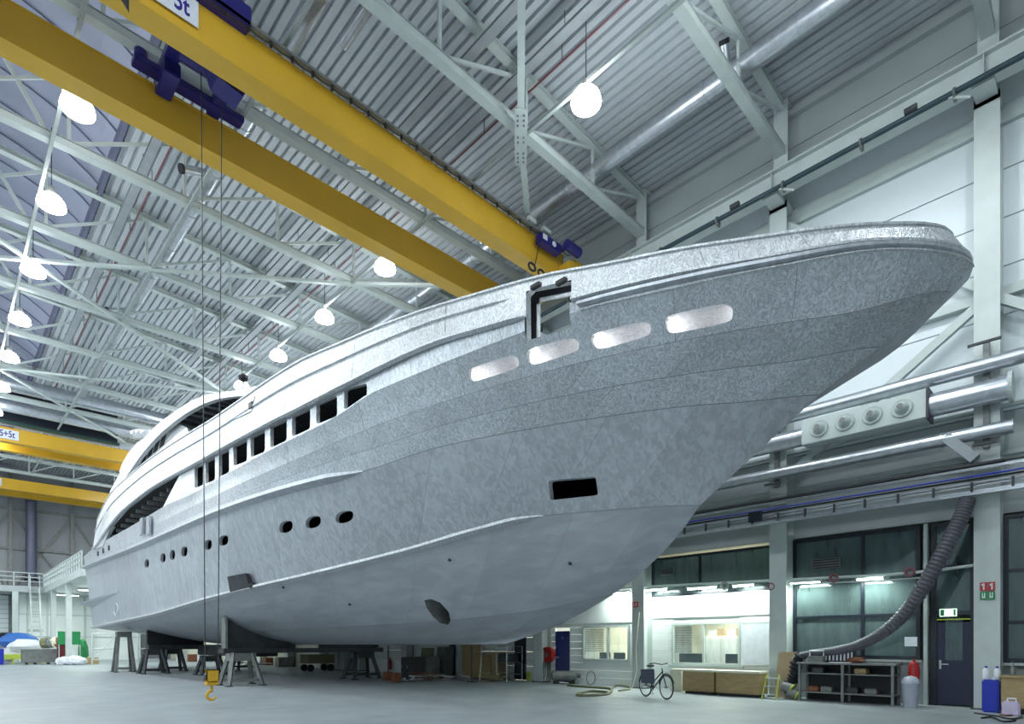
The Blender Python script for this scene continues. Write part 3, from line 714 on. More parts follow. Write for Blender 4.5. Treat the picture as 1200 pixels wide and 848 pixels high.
gR, gL = col_at(669.5), col_at(616.5)     # fore and aft edge of the boarding gate
ga0, ga1 = gR(7), gL(7)
strip(6, 7, 0, gR, 'fascia_soffit', M['hull'], 1); strip(6, 7, gL, FE, 'fascia_soffit', M['hull'], 1)
def bul(a0, a1): return strip(7, 8, a0, a1, 'bulwark_plate', M['bright'], 6)
xs = [x for x in (0, 2.2, 4.4, 6.6) if x < ga0-1.2]
for i in range(len(xs)-1): bul(xs[i]+.008, xs[i+1]-.008)
bul(xs[-1]+.008, gR)
x = ga1+2.2; bul(gL, x-.008); xs = [x]
while x+4 < FE: x += 3.2; xs.append(x)
xs.append(FE)
for i in range(len(xs)-1): bul(xs[i]+.008, xs[i+1]-.008)
vt = (inv(622, 338, 7, 8)[1]+inv(669, 329.5, 7, 8)[1])/2
strip(vt, 8, gR, gL, 'bulwark_plate', M['bright'], 1)
strip(8, 9, 0, FE, 'rail_cap', M['bright'], 1)
# aft end of the fascia
m = MB(); A = S(FE, 7); B = S(FE, 8); m.add([A, B, B+Vector((1.2, .0, 0)), A+Vector((1.2, 0, 0))], [(0,1,2,3)]); m.build('fascia_end', M['bright'], yroot)
# swept mouldings and rails
def rail(v, a0, a1, w, h, name, mt, out=0., taper=1.2, side=-1):
    n = int((a1-a0)/.4)+2; m = MB(); vs = []
    for i in range(n+1):
        a = a0+(a1-a0)*i/n; p = S(a, v, side); k = min(1, (a-a0)/taper+.02) if a0 > .1 else 1; ww = w*k
        for dx, dz in ((.05, h*.5), (-ww, h*.35), (-ww*1.05, -h*.15), (.05, -h*.5)): vs.append(p+Vector(((dx-out)*(-side), 0, dz*(.4+.6*k))))
    m.add(vs, [(i*4+j, i*4+(j+1) % 4, (i+1)*4+(j+1) % 4, (i+1)*4+j) for i in range(n) for j in range(4)]+[(3,2,1,0),(n*4,n*4+1,n*4+2,n*4+3)])
    return m.build(name, mt, yroot, recalc=True)
a_r = inv(425, 553, 2.9, 3.1)[0]; rail(3.0, a_r, AE, .2, .2, 'rub_rail', M['hull'])
a_s = inv(637, 604, 1.9, 2.1)[0]; rail(2.0, a_s, AE, .16, .14, 'spray_rail', M['bright'])
a_m = inv(597, 350, 7.2, 7.9)[0]; rail(7.62, a_m, FE, .05, .07, 'fascia_moulding', M['bright'], taper=.3)
rail(7.03, ga1, FE, .05, .08, 'fascia_lip', M['bright'], taper=.2)
rail(8.0, 0, FE, .04, .07, 'rail_bead', M['bright'])
rail(7.05, 0, ga0-.02, .05, .07, 'fascia_lip', M['bright'])
rail(5.5, 0, ga0-.1, .09, .1, 'fender_moulding', M['hull'])
rail(5.0, 0, ga0-.1, .035, .035, 'sheer_bead', M['bright'], taper=.2)
# far side, closed, and transom
def far_side():
    m = MB(); n = 60; vv = [0, .5, 1, 1.5, 2, 3, 4, 5, 6, 7, 8, 9]; N = len(vv)
    m.add([S(AE*i/n, v, 1) for i in range(n+1) for v in vv], [(i*N+j, i*N+j+1, (i+1)*N+j+1, (i+1)*N+j) for i in range(n) for j in range(N-1) if not (AE*i/n > FE and vv[j] >= 5)])
    o = m.build('far_hull_side', M['hull'], yroot, recalc=False)
    for p in o.data.polygons: p.use_smooth = True
far_side()
m = MB(); vv = [0, .5, 1, 1.5, 2, 3, 4, 5]
for i in range(len(vv)-1): m.add([S(AE, vv[i]), S(AE, vv[i+1]), S(AE, vv[i+1], 1), S(AE, vv[i], 1)], [(0,1,2,3)])
m.build('transom', M['hull'], yroot)
m = MB(); n = 40; m.add([p for i in range(n+1) for p in (S(AE*i/n, 0), S(AE*i/n, 0, 1))], [(2*i, 2*i+1, 2*i+3, 2*i+2) for i in range(n)])
m.build('keel_plate', M['hull_low'], yroot)
# decks (close the dark interior)
def deck(v, a0, a1, dz, name, mt, inset=.0):
    m = MB(); n = max(4, int((a1-a0)/.8)); vs = []
    for i in range(n+1):
        a = a0+(a1-a0)*i/n
        for s in (-1, 1):
            p = S(a, v, s); vs.append(Vector((XC+(p.x-XC)*(1-inset), p.y, p.z+dz)))
    m.add(vs, [(2*i, 2*i+1, 2*i+3, 2*i+2) for i in range(n)]); return m.build(name, mt, yroot)
am = inv(560, 400, 5, 7)[0]
deck(4.1, .3, am+.2, 0, 'fore_deck', M['hull'], .01)
deck(7, am, FE, .2, 'upper_deck', M['hull'], .06)
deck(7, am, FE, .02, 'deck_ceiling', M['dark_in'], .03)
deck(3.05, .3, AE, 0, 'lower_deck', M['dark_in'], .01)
deck(4.35, aft_b-2, AE, 0, 'main_deck', M['hull'], .01)
p = S(am, 5); q = S(am, 7.9)
hw = b4(p.y)-.35; MB().box((XC-hw, p.y-.03, p.z-.4), (XC+hw, p.y+.03, q.z-.1)).build('deckhouse_front', M['hull'], yroot)
# linings behind the openings
def lining(pl, depth, name, mt, back=None, scale=1., dz=0., tilt=0.):
    n = len(pl); A = [S(a, v) for a, v in pl]; c = sum(A, Vector())/n
    cz = c.z; zz = [p.z for p in A]; hh = max(zz)-min(zz)
    B = [Vector((p.x+depth+tilt*((p.z-min(zz))/hh), p.y, c.z+(p.z-c.z)*scale+dz)) for p in A]
    m = MB(); m.add(A+B, [(i, (i+1) % n, n+(i+1) % n, n+i) for i in range(n)])
    o = m.build(name, mt, yroot, recalc=False)
    if back: MB().add(B, [tuple(range(n))]).build(back[0], back[1], yroot)
    return A, B
for kd, pl in HOLES:
    if kd == 'window': lining(pl, .1, 'window_reveal', M['bright'])
    elif kd == 'slot': lining(pl, .07, 'slot_lip', M['pocket'])
    elif kd == 'port': lining(pl, .12, 'port_reveal', M['hull'])
    elif kd == 'porthole': lining(pl, .1, 'porthole_rim', M['hull'])
    elif kd == 'tunnel': lining(pl, .9, 'thruster_tunnel', M['greysteel'], ('tunnel_grating', M['olive']))
    elif kd == 'gate':
        lining(pl, .12, 'gate_reveal', M['bright'])
        A = [S(a, v) for a, v in pl]
        # inner bulwark frame, dark channel between
        y0, y1 = min(p.y for p in A), max(p.y for p in A); z0, z1 = min(p.z for p in A), max(p.z for p in A)
# lit side compartment behind the four slots
sl = [pl for kd, pl in HOLES if kd == 'slot']
vtop = max(p[1] for pl in sl for p in pl)+.015; 
c0 = min(p[0] for pl in sl for p in pl)-.5; c1 = max(p[0] for pl in sl for p in pl)+.5
n = 24; m = MB(); vs = []
for i in range(n+1):
    a_ = c0+(c1-c0)*i/n
    for v_, dx in ((vtop, .03), (vtop-.01, .75), (4.02, .75), (3.98, .03)): q_ = S(a_, v_); q2 = S(a_, 4.5); vs.append(Vector((q_.x+dx if dx < .1 else q2.x+dx, q_.y, q_.z)))
m.add(vs, [(i*4+j, i*4+j+1, (i+1)*4+j+1, (i+1)*4+j) for i in range(n) for j in range(3)]+[(0,1,2,3),(n*4,n*4+1,n*4+2,n*4+3)])
m.build('side_compartment', M['pocket'], yroot, recalc=False)
for i in range(-1, 4):
    if 0 <= i < 3: ca = (sum(p[0] for p in sl[i])/len(sl[i])+sum(p[0] for p in sl[i+1])/len(sl[i+1]))/2
    else: ca = c1-.25 if i < 0 else c0+.25
    q_ = S(ca, 4.33); ld = bpy.data.lights.new('compartment_light', 'POINT'); ld.energy = SLOT_W; ld.shadow_soft_size = .05; ld.color = (1, .97, .97)
    lo = bpy.data.objects.new('compartment_light', ld); lo.location = (q_.x+.32, q_.y, q_.z); col.objects.link(lo)
# dark channel and white frame of the gate
g = [onX(x, y, S(*inv(640, 380)).x+.2) for x, y in ((613,343),(618,334),(676,325),(676,386),(613,402))]
gi = [onX(x, y, g[0].x+.05) for x, y in ((631,357),(634,351),(676,343),(676,385),(631,399))]
m = MB()
for i in range(5):
    if i in (2, 3): continue
    m.add([g[i], g[(i+1) % 5], gi[(i+1) % 5], gi[i]], [(0,1,2,3)])
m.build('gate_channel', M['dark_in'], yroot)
m = MB(); m.tube([gi[4], gi[0], gi[1], gi[2]], .035, 8); m.build('gate_frame', M['pocket'], yroot, smooth=True)
for x, y in ((628,335),(658,330)):
    p = onX(x, y, g[0].x-.35); MB().box(p-Vector((.04,.1,.03)), p+Vector((.04,.1,.03))).build('gate_latch', M['black'], yroot)
# small fittings on the hull
p = [S(*inv(x, y)) for x, y in ((273,676),(294,672),(299,688),(276,694))]
MB().prism([q-Vector((.06,0,0)) for q in p], (-.12, 0, 0)).build('grating_plate', M['darksteel'], yroot)
q = S(*inv(299, 686)); MB().blob(q-Vector((.1,0,0)), (.12,.14,.1)).build('grating_clamp', M['black'], yroot)
for x, y in ((527,656),(668,660),(332,688),(410,708)):
    q = S(*inv(x, y)); MB().cyl(q-Vector((.03,0,0)), q+Vector((.02,0,0)), .035, 10).build('drain_hole', M['black'], yroot)
for x, y in ((128,649.5),(121.5,653),(115.5,656)):
    q = S(*inv(x, y, 4, 5)); MB().box(q-Vector((.02,.2,.13)), q+Vector((.01,.2,.13))).build('fairlead', M['dark_in'], yroot, bevel=.01)
# stern ledge
q0, q1 = S(*inv(91, 702)), S(*inv(139, 692))
m = MB(); vs = []
for k in range(7):
    q = q1.lerp(S(*inv(91+1, 702)), k/6); o = .04+.5*k/6
    vs += [q+Vector((.1,0,.06)), q+Vector((-o,0,.02)), q+Vector((-o*.9,0,-.06)), q+Vector((.1,0,-.25))]
m.add(vs, [(i*4+j, i*4+(j+1) % 4, (i+1)*4+(j+1) % 4, (i+1)*4+j) for i in range(6) for j in range(4)]+[(3,2,1,0),(24,25,26,27)]); m.build('stern_ledge', M['hull'], yroot)
q = S(*inv(137, 714)); ring = [q+Vector((-.03, .42*math.cos(t*PI/10), .3*math.sin(t*PI/10))) for t in range(20)]
MB().tube(ring, .03, 6, closed=True).build('outlet_ring', M['bright'], yroot)
# boarding gates in aft bulwark
for x0, x1 in ((168,171),(176,179.5)):
    a = [S(*inv(x, y, 3.2, 4.98))-Vector((.06,0,0)) for x, y in ((x0,606+(x0<172)*1),(x1,604),(x1-.5,625),(x0-.5,628))]
    MB().prism(a, (-.08,0,0)).build('fender_post', M['hull'], yroot)
# ---- inner house seen through the aft side opening
hx0 = 8.1
ya, yb = S(aft_b, 5).y, 43.0
m = MB(); m.box((hx0, ya-3, 6.0), (hx0+.08, 34.5, 9.0)); m.build('saloon_side', M['hull'], yroot)
for i in range(7):
    p = onX(150+i*7.2, 617-i*4.6, hx0); MB().box((hx0-.03, p.y-.42, p.z-.35), (hx0-.005, p.y+.42, p.z+.3)).build('saloon_window', M['dark_in'], yroot, bevel=.01)
for i in range(16):
    y = ya+.3+i*1.0; z = Z7(y)-.08
    MB().box((6.7, y-.04, z-.16), (hx0+3, y+.04, z)).build('deck_beam', M['greysteel'], yroot)
# raked strut closing the aft opening
m = MB(); P = [onX(x, y, 6.55) for x, y in ((124,598),(131,600),(146,597),(136,606),(124,628),(117,641),(112,641),(116,622),(122,606))]
m.prism([onX(x, y, 6.5) for x, y in ((122,600),(149,594),(138,605),(128,622),(120,640),(112,643),(117,620))], (.15, 0, 0)); m.build('aft_strut', M['bright'], yroot)
# ---- upper house and arch
def plate(pts_, X, t, name, mt):
    MB().prism([onX(x, y, X) for x, y in pts_], (t, 0, 0)).build(name, mt, yroot)
outer = [(300,452),(283,456.5),(261,459),(243,462),(225,469),(207.4,480),(189.5,493),(175,506),(162.6,520.6),(152,535),(141,553),(128,577)]
inner = [(298,460),(284,463.5),(268,465),(252,468),(236,474),(218,484),(204,494),(189.5,506),(176,520),(163.7,535),(152,552),(137,574)]
for s in (0, 1):
    m = MB(); X = 6.95
    vs = []
    for a, b in zip(outer, inner):
        A, B = onX(*a, X), onX(*b, X)
        for p_, dx in ((A, 0), (A, .35), (B, .35), (B, 0)):
            x = p_.x+dx*.5; vs.append(Vector((x if s == 0 else 2*XC-x, p_.y, p_.z)))
    n = len(outer)-1
    m.add(vs, [(i*4+j, i*4+(j+1) % 4, (i+1)*4+(j+1) % 4, (i+1)*4+j) for i in range(n) for j in range(4)]+[(3,2,1,0),(n*4,n*4+1,n*4+2,n*4+3)])
    m.build('arch_beam', M['bright'], yroot, recalc=True)
m = MB(); vs = []; ss = [(onX(*b, 7.1)) for b in inner[1:8]]
for p_ in ss: vs += [Vector((7.1, p_.y, p_.z+.12)), Vector((2*XC-7.1, p_.y, p_.z+.12))]
m.add(vs, [(2*i, 2*i+1, 2*i+3, 2*i+2) for i in range(len(ss)-1)]); m.build('hardtop', M['greysteel'], yroot)
for i in range(12):
    k = i/12*5.9; j = int(k); p_ = ss[j].lerp(ss[j+1], k-j); MB().box((7.2, p_.y-.04, p_.z), (14.5, p_.y+.04, p_.z+.12)).build('hardtop_beam', M['darksteel'], yroot)
# house side with slatted windows
up = [(207,512),(222,505),(205,498),(197,499),(190,505),(178,517),(166,535),(154,556),(150,556),(165,545),(190,527)]
up = [(222,510),(219,501),(211,497),(203,498),(190,508),(176.5,522),(163,539),(150,560),(165,551),(193,530)]
plate(up, 7.25, .1, 'upper_house_side', M['bright'])
for q in ([(187,525),(190,513),(195,508.5),(192,521)], [(179.5,531),(183,519),(187.5,514.5),(184.5,527)], [(172.5,537),(176,526),(180,521.5),(177.5,533)], [(165.5,543),(169,532.5),(173,528),(170.5,539)], [(159,549),(162,539),(166,534.5),(163.5,545)]):
    plate(q, 7.24, -.02, 'louvre_window', M['dark_in'])
pq = [S(*inv(x, y, 7.1, 7.95)) for x, y in ((278,477),(299,464),(295,482),(276,491))]
MB().prism([q+Vector((.01,0,0)) for q in pq], (-.035, 0, 0)).build('patch_panel', M['hull'], yroot)
pp = S(*inv(296, 475, 7.1, 7.95))-Vector((.05,0,0)); MB().box(pp-Vector((.02,.12,.08)), pp+Vector((.01,.12,.08))).build('patch_hole', M['black'], yroot)
for x, y in ((160,508),(166,506.5),(172,507)):
    p_ = onX(x, y, 8.3); MB().blob(p_, (.35,.45,.22), .1).build('mast_light', M['pocket'], yroot, smooth=True)
plate([(140,552),(143,543),(150,531),(160,519),(168,514),(165,521),(155,533),(148,545),(144,556)], 7.6, .5, 'wing_pod', M['bright'])
MB().box((7.4, 27.5, 9.0), (14.4, 27.7, 11)).build('upper_bulkhead', M['hull'], yroot)
p_ = onX(285, 443, 9); r = empty('work_light', p_, 'small black work light on the hull top beside the arch', 'lamp')
m = MB(); m.blob(p_, (.2,.25,.14), .1); m.cyl(p_-Vector((0,0,.7)), p_, .04, 6); m.build('lamp_head', M['black'], r)
# ================================================= CRADLES AND TRESTLES
def trestle(c, h, w, dx, lab, mt='greysteel'):
    x, y = c; r = empty('trestle', (x, y, 0), lab, 'trestle', 'steel trestles under the yacht')
    for sx in (-1, 1):
        for sy in (-1, 1):
            MB().bar((x+sx*w*.62, y+sy*dx, .02), (x+sx*w*.36, y+sy*dx*.35, h), .13, .13).build('leg', M[mt], r)
            MB().box((x+sx*w*.62-.12, y+sy*dx-.12, 0), (x+sx*w*.62+.12, y+sy*dx+.12, .03)).build('foot_plate', M['darksteel'], r)
    MB().box((x-w*.5, y-.22, h-.28), (x+w*.5, y+.22, h)).build('head_beam', M[mt], r, bevel=.01)
    for sy in (-1, 1): MB().bar((x-w*.58, y+sy*dx*.9, .2), (x+w*.58, y+sy*dx*.9, .2), .07, .09).build('tie_bar', M[mt], r)
    return r
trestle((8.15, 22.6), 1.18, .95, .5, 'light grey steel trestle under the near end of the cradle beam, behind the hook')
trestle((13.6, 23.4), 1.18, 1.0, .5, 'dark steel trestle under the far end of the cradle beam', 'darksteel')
r = empty('cradle_beam', (10.9, 23, 1.2), 'dark transverse cradle beam with tapered gusset under the hull', 'support')
MB().box((7.6, 22.75, 1.18), (14.3, 23.3, 1.36)).build('cross_beam', M['darksteel'], r)
for s in (-1, 1):
    x = lambda q: XC+s*(XC-q) if s > 0 else q
    MB().prism([(x(7.75), 22.98, 1.36), (x(7.75), 22.98, 2.52), (x(8.9), 22.98, 2.0), (x(10.4), 22.98, 1.5), (x(10.4), 22.98, 1.36)], (0, .08, 0)).build('gusset', M['darksteel'], r)
    MB().box((x(7.72)-.04, 22.8, 1.36), (x(7.72)+.04, 23.22, 2.55)).build('end_post', M['greysteel'], r)
MB().prism([(7.65, 22.85, 2.52), (7.65, 23.2, 2.52), (9.0, 23.2, 1.98), (9.0, 22.85, 1.98)], (0, 0, .05)).build('pad', M['olive'], r)
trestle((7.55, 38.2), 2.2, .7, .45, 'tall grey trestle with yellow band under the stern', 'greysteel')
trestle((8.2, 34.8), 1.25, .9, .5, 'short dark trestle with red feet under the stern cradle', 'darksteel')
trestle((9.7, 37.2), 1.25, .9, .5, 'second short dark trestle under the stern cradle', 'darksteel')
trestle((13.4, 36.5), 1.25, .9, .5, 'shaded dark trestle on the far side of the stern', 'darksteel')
r = empty('cradle_beam', (10.9, 35.6, 1.25), 'black aft cradle box beneath the stern bottom', 'support')
MB().box((8.0, 34.9, 1.25), (14, 35.5, 1.5)).build('cross_beam', M['darksteel'], r)
MB().prism([(8.0, 35.1, 1.5), (8.0, 35.1, 2.3), (10.7, 35.1, 1.72), (10.7, 35.1, 1.5)], (0, .3, 0)).build('gusset', M['black'], r)
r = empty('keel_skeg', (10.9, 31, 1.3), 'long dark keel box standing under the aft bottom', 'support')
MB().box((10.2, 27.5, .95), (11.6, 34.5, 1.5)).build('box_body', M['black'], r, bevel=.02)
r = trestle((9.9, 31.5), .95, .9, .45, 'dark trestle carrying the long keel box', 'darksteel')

# ================================================= OFFICE WALL, BAY BY BAY
WF = 17.82
def rect(x0, y0, x1, y1, X=WF):
    a, b = onX(x0, y0, X), onX(x1, y1, X); c = (x0+x1)/2
    return min(a.y, b.y), max(a.y, b.y), onX(c, y1, X).z, onX(c, y0, X).z
def wbox(m, ya, yb, za, zb, x0, x1): m.box((x0, ya, za), (x1, yb, zb)); return m
wn = [0]
def window(ya, yb, za, zb, cols, rws, glass='glass', fmat='frame', t=.09, X=WF):
    wn[0] += 1; r = empty('window_%d' % wn[0], (X, (ya+yb)/2, za), kind='structure')
    m = MB(); wbox(m, ya, yb, zb-t, zb, X-.05, X+.08); wbox(m, ya, yb, za, za+t, X-.05, X+.08); wbox(m, ya, ya+t, za+t, zb-t, X-.05, X+.08); wbox(m, yb-t, yb, za+t, zb-t, X-.05, X+.08); m.build('window_frame', M[fmat], r)
    cs = [ya+(yb-ya)*c for c in cols]; rs = [za+(zb-za)*c for c in rws]
    for c in cs: wbox(MB(), c-t*.45, c+t*.45, za+t, zb-t, X-.04, X+.07).build('mullion', M[fmat], r)
    E = [ya+t*.6]+cs+[yb-t*.6]; H = [za+t*.6]+rs+[zb-t*.6]
    for i in range(len(E)-1):
        for c in rs: wbox(MB(), E[i]+t*.4, E[i+1]-t*.4, c-t*.4, c+t*.4, X-.035, X+.065).build('transom_bar', M[fmat], r)
        for j in range(len(H)-1): wbox(MB(), E[i], E[i+1], H[j], H[j+1], X+.012, X+.022).build('pane', M[glass], r)
    return r
# room volumes behind the glass
m = MB(); m.box((WX+3.0, Y0, 0), (WX+3.1, Y1, 4.8)); m.box((WX+.1, Y0, 4.6), (WX+3.1, Y1, 4.7)); o = m.build('wall_office', M['cream']); tag(o, kind='structure')
for k, y in enumerate(BAY[1:-1]): tag(MB().box((WX+.1, y-.06, 0), (WX+3.0, y+.06, 4.6)).build('wall_partition', M['panel_g']), kind='structure')
# bay right of the last column
ya, yb = -2.6, 1.86
window(ya, yb, 1.1, 4.5, (.42,), (.27, .62))
tag(MB().box((WF-.02, ya, 0), (WF+.1, yb, 1.02)).build('wall_dado', M['panel_g']), kind='structure')
tag(MB().box((WF-.22, ya, 1.02), (WF+.1, yb, 1.08)).build('trim_8', M['white']), kind='structure')
# bay with the door
ya, yb = 2.34, 6.56
dp = onX(1087, 700, WF).y
window(onX(1080, 700, WF).y+.02, yb, 1.12, 4.5, (.42,), (.34,))
tag(MB().box((WF-.02, dp, 0), (WF+.1, yb, 1.05)).build('wall_dado', M['panel_g']), kind='structure')
tag(MB().box((WF-.16, dp+.1, 1.05), (WF+.1, yb, 1.11)).build('trim_9', M['panel_g']), kind='structure')
tag(MB().box((WF-.2, dp-.03, 0), (WF+.05, dp+.05, 4.5)).build('trim_10', M['white']), kind='structure')
window(ya, dp-.08, 2.22, 4.5, (.1,), (.52,), t=.1)
r = empty('door_1', (WF, (ya+dp)/2, 0), kind='structure')
MB().box((WF-.06, ya, 0), (WF+.06, ya+.12, 2.22)).build('door_frame', M['frame'], r); MB().box((WF-.06, dp-.2, 0), (WF+.06, dp-.06, 2.22)).build('door_frame', M['frame'], r)
m = MB(); y0, y1 = ya+.12, dp-.2
m.box((WF-.03, y0, .03), (WF+.03, y1, 1.12)); m.box((WF-.03, y0, 1.12), (WF+.03, y0+.16, 2.15)); m.box((WF-.03, y1-.16, 1.12), (WF+.03, y1, 2.15)); m.box((WF-.03, y0, 2.05), (WF+.03, y1, 2.15)); m.build('door_leaf', M['door_b'], r)
MB().box((WF-.01, y0+.16, 1.12), (WF, y1-.16, 2.05)).build('door_pane', M['glass'], r)
m = MB(); m.box((WF-.06, y1-.09, .9), (WF-.03, y1-.05, 1.12)); m.bar((WF-.08, y1-.07, 1.02), (WF-.08, y1-.24, 1.02), .02, .025); m.bar((WF-.03, y1-.07, 1.02), (WF-.08, y1-.07, 1.02), .02, .02); m.build('door_handle', M['steel'], r)
m = MB(); m.box((WF-.05, y0, 2.1), (WF-.035, y0+.32, 2.13)); m.box((WF-.05, y1-.36, 2.1), (WF-.035, y1, 2.13)); m.build('yellow_strip', M['lime'], r)
e = empty('exit_sign', (WF-.1, 3.0, 2.25), 'small lit green and white exit sign above the navy door', 'sign')
a, b, c, d_ = rect(1101, 713, 1121, 722, WF-.12)
MB().box((WF-.12, a, c), (WF-.06, b, d_)).build('sign_box', M['exitglow'], e); MB().box((WF-.125, a+(b-a)*.72, c+.02), (WF-.121, b-.02, d_-.02)).build('green_pictogram', M['green'], e)
MB().box((WF-.125, a+.02, c+.02), (WF-.121, a+.06, d_-.02)).build('green_pictogram', M['green'], e)
# bay with the lit office window
ya, yb = 7.04, 11.26
window(ya, yb, 3.12, 4.45, (.58,), (), t=.07)
wo = empty('wall_office_front', (WF, ya, 0), kind='structure')
def casing(h, parent):
    for z0, z1 in ((h[2]-.28, h[2]), (h[3], h[3]+.28)): MB().box((WF, h[0]-.02, z0), (WF+.07, h[1]+.02, z1)).build('window_casing', M['office'], parent)
def clad(ya, yb, za, zb, holes, parent, X=WF, step=.27):
    z = za
    while z < zb-.02:
        z2 = min(z+step, zb); segs = [(ya, yb)]
        for ha, hb, hc, hd in holes:
            if z2 > hc+.02 and z < hd-.02:
                ns = []
                for s0, s1 in segs:
                    if hb <= s0 or ha >= s1: ns.append((s0, s1)); continue
                    if ha > s0: ns.append((s0, ha))
                    if hb < s1: ns.append((hb, s1))
                segs = ns
        for s0, s1 in segs:
            if s1-s0 > .05: MB().box((X-.015, s0+.003, z+.006), (X+.08, s1-.003, z2-.006)).build('cladding_board', M['office'], parent)
        z = z2
o1 = rect(788, 728, 868, 780); h1 = (o1[0], o1[1], .84, 2.22)
clad(ya, yb, 0, 2.4, [h1], wo); MB().box((WF-.04, ya, 2.4), (WF+.08, yb, 3.12)).build('upper_board', M['office'], wo)
window(h1[0], h1[1], h1[2], h1[3], (.52,), (), 'glass_c', 'white', .07)
casing(h1, wo)
tag(MB().box((WF-.12, h1[0]-.1, .76), (WF, h1[1]+.1, .83)).build('trim_11', M['white']), kind='structure')
# bay with the blue door
ya, yb = 11.74, 15.96
w2 = rect(683, 733, 738, 774); h2 = (w2[0], w2[1], w2[2], w2[3])
d2 = rect(651, 738, 668, 797); h3 = (d2[0], d2[1], 0, 2.05)
wo2 = empty('wall_blue_door_front', (WF, ya, 0), kind='structure')
clad(ya, yb, 0, 2.3, [h2, h3], wo2); MB().box((WF-.04, ya, 2.3), (WF+.08, yb, 4.6)).build('upper_board', M['office'], wo2)
window(h2[0], h2[1], h2[2], h2[3], (.45,), (), 'glass_c', 'white', .07)
casing(h2, wo2)
r = empty('door_2', (WF, h3[0], 0), kind='structure')
MB().box((WF-.03, h3[0]+.02, .02), (WF+.03, h3[1]-.02, 2.03)).build('door_leaf', M['door_blue'], r); MB().box((WF-.04, h3[0]+.35, 1.72), (WF-.031, h3[1]-.4, 1.8)).build('door_plate', M['paper'], r)
MB().bar((WF-.08, h3[1]-.1, 1.0), (WF-.08, h3[1]-.24, 1.0), .02, .025).build('door_handle', M['steel'], r)
# bays further back, seen below the keel
wo3 = empty('wall_workshop_front', (WF, 16, 0), kind='structure')
d3 = (onX(534, 770, WF).y, onX(527, 770, WF).y, 0, 2.1)
dk = (onX(617, 770, WF).y, onX(603, 770, WF).y, 0, 2.1)
clad(16.4, 30, 0, 2.4, [d3, dk], wo3, step=.6)
MB().box((WF-.02, 16.4, 2.4), (WF+.08, 69, 4.6)).build('upper_board', M['office'], wo3); MB().box((WF-.02, 30, 0), (WF+.08, 69, 2.4)).build('lower_board', M['cream'], wo3)
r = empty('door_3', (WF, d3[0], 0), kind='structure'); MB().box((WF-.03, d3[0]+.02, .02), (WF+.03, d3[1]-.02, 2.05)).build('door_leaf', M['door_blue'], r)
r = empty('door_4', (WF, dk[0], 0), kind='structure'); MB().box((WF-.03, dk[0]+.02, .02), (WF+.03, dk[1]-.02, 2.05)).build('door_leaf', M['frame'], r)
# office contents behind glass
def office(y, X, lab, n=1):
    r = empty('desk', (X, y, 0), lab, 'desk'); MB().box((X-.3, y-.7, .7), (X+.3, y+.7, .74)).build('desktop', M['plastic_w'], r)
    for sx in (-.26, .26):
        for sy in (-.65, .65): MB().box((X+sx-.02, y+sy-.02, 0), (X+sx+.02, y+sy+.02, .7)).build('leg', M['greysteel'], r)
def monitor(y, X, lab, z=.74):
    r = empty('monitor', (X, y, z), lab, 'monitor'); MB().box((X-.02, y-.25, z+.12), (X+.02, y+.25, z+.46)).build('display', M['screen'], r, bevel=.005)
    MB().box((X+.0, y-.03, z), (X+.03, y+.03, z+.14)).build('stand', M['screen'], r); MB().box((X-.08, y-.12, z), (X+.1, y+.12, z+.015)).build('base', M['screen'], r)
for x, lab in ((805, 'white desk behind the left pane of the lit office'), (852, 'white desk behind the right pane of the lit office'), (722, 'white desk in the blue-door office')):
    office(onX(x, 770, 18.5).y, 18.5, lab)
for x, lab in ((804, 'small dark monitor in the left pane of the lit office'), (819, 'dark monitor beside the middle mullion of the lit office'), (859, 'dark monitor in the right pane of the lit office'), (726, 'dark monitor seen in the blue-door office window'), (709, 'dark chair-height monitor left in the blue-door office window')):
    monitor(onX(x, 770, 18.4).y, 18.4, lab)
for x, lab in ((797, 'grey slatted blind hanging in the left office pane'), (695, 'dark half-lowered blind in the blue-door office window')):
    c = onX(x, 740, 18.05).y; r = empty('window_blind', (18.05, c, 1.3), lab, 'blind'); w_ = .42 if x > 750 else .5
    for i in range(16): MB().bar((18.05, c-w_, 1.25+.055*i), (18.05, c+w_, 1.25+.055*i), .045, .006, up=(.6,0,1)).build('slat', M['greysteel'], r)
    MB().box((18.02, c-w_, 2.13), (18.08, c+w_, 2.18)).build('head_rail', M['white'], r)
c = onX(846, 738, 18.9).y; r = empty('wall_cabinet', (19.6, c, 0), 'pale office cupboard with sliding doors and boxes on top', 'cupboard')
MB().box((19.4, c-.9, 0), (19.9, c+.9, 1.8)).build('cupboard_body', M['cream'], r)
for i in (-1, 0, 1): MB().box((19.37, c+i*.58-.27, .05), (19.4, c+i*.58+.27, 1.75)).build('sliding_door', M['office'], r)
for i in range(5): tag(MB().box((19.45, c-.8+i*.33, 1.8), (19.8, c-.55+i*.33, 2.0+.05*(i % 2))).build('storage_box', M['cardboard'] if i % 2 else M['plastic_w']), '%s storage box on the pale office cupboard, %s from the right' % ('brown' if i % 2 else 'white', ord_[i]), 'box', 'boxes on the office cupboard')
for y in (9.2, 14.0, 20, 26):
    ld = bpy.data.lights.new('office_light', 'AREA'); ld.energy = 160; ld.size = 1.6; ld.color = (1, .97, .85)
    lo = bpy.data.objects.new('office_light', ld); lo.location = (19.3, y, 2.9); col.objects.link(lo)
# tarp sheet
a, b, c, d_ = rect(869, 729, 901, 779, WF-.06)
r = empty('notice_board', (WF-.05, a, c), 'large white drawing sheet pinned right of the office window', 'poster')
MB().box((WF-.055, a, c), (WF-.045, b, d_)).build('sheet', M['paper'], r); MB().box((WF-.06, a, d_-.03), (WF-.04, b, d_)).build('top_batten', M['white'], r)
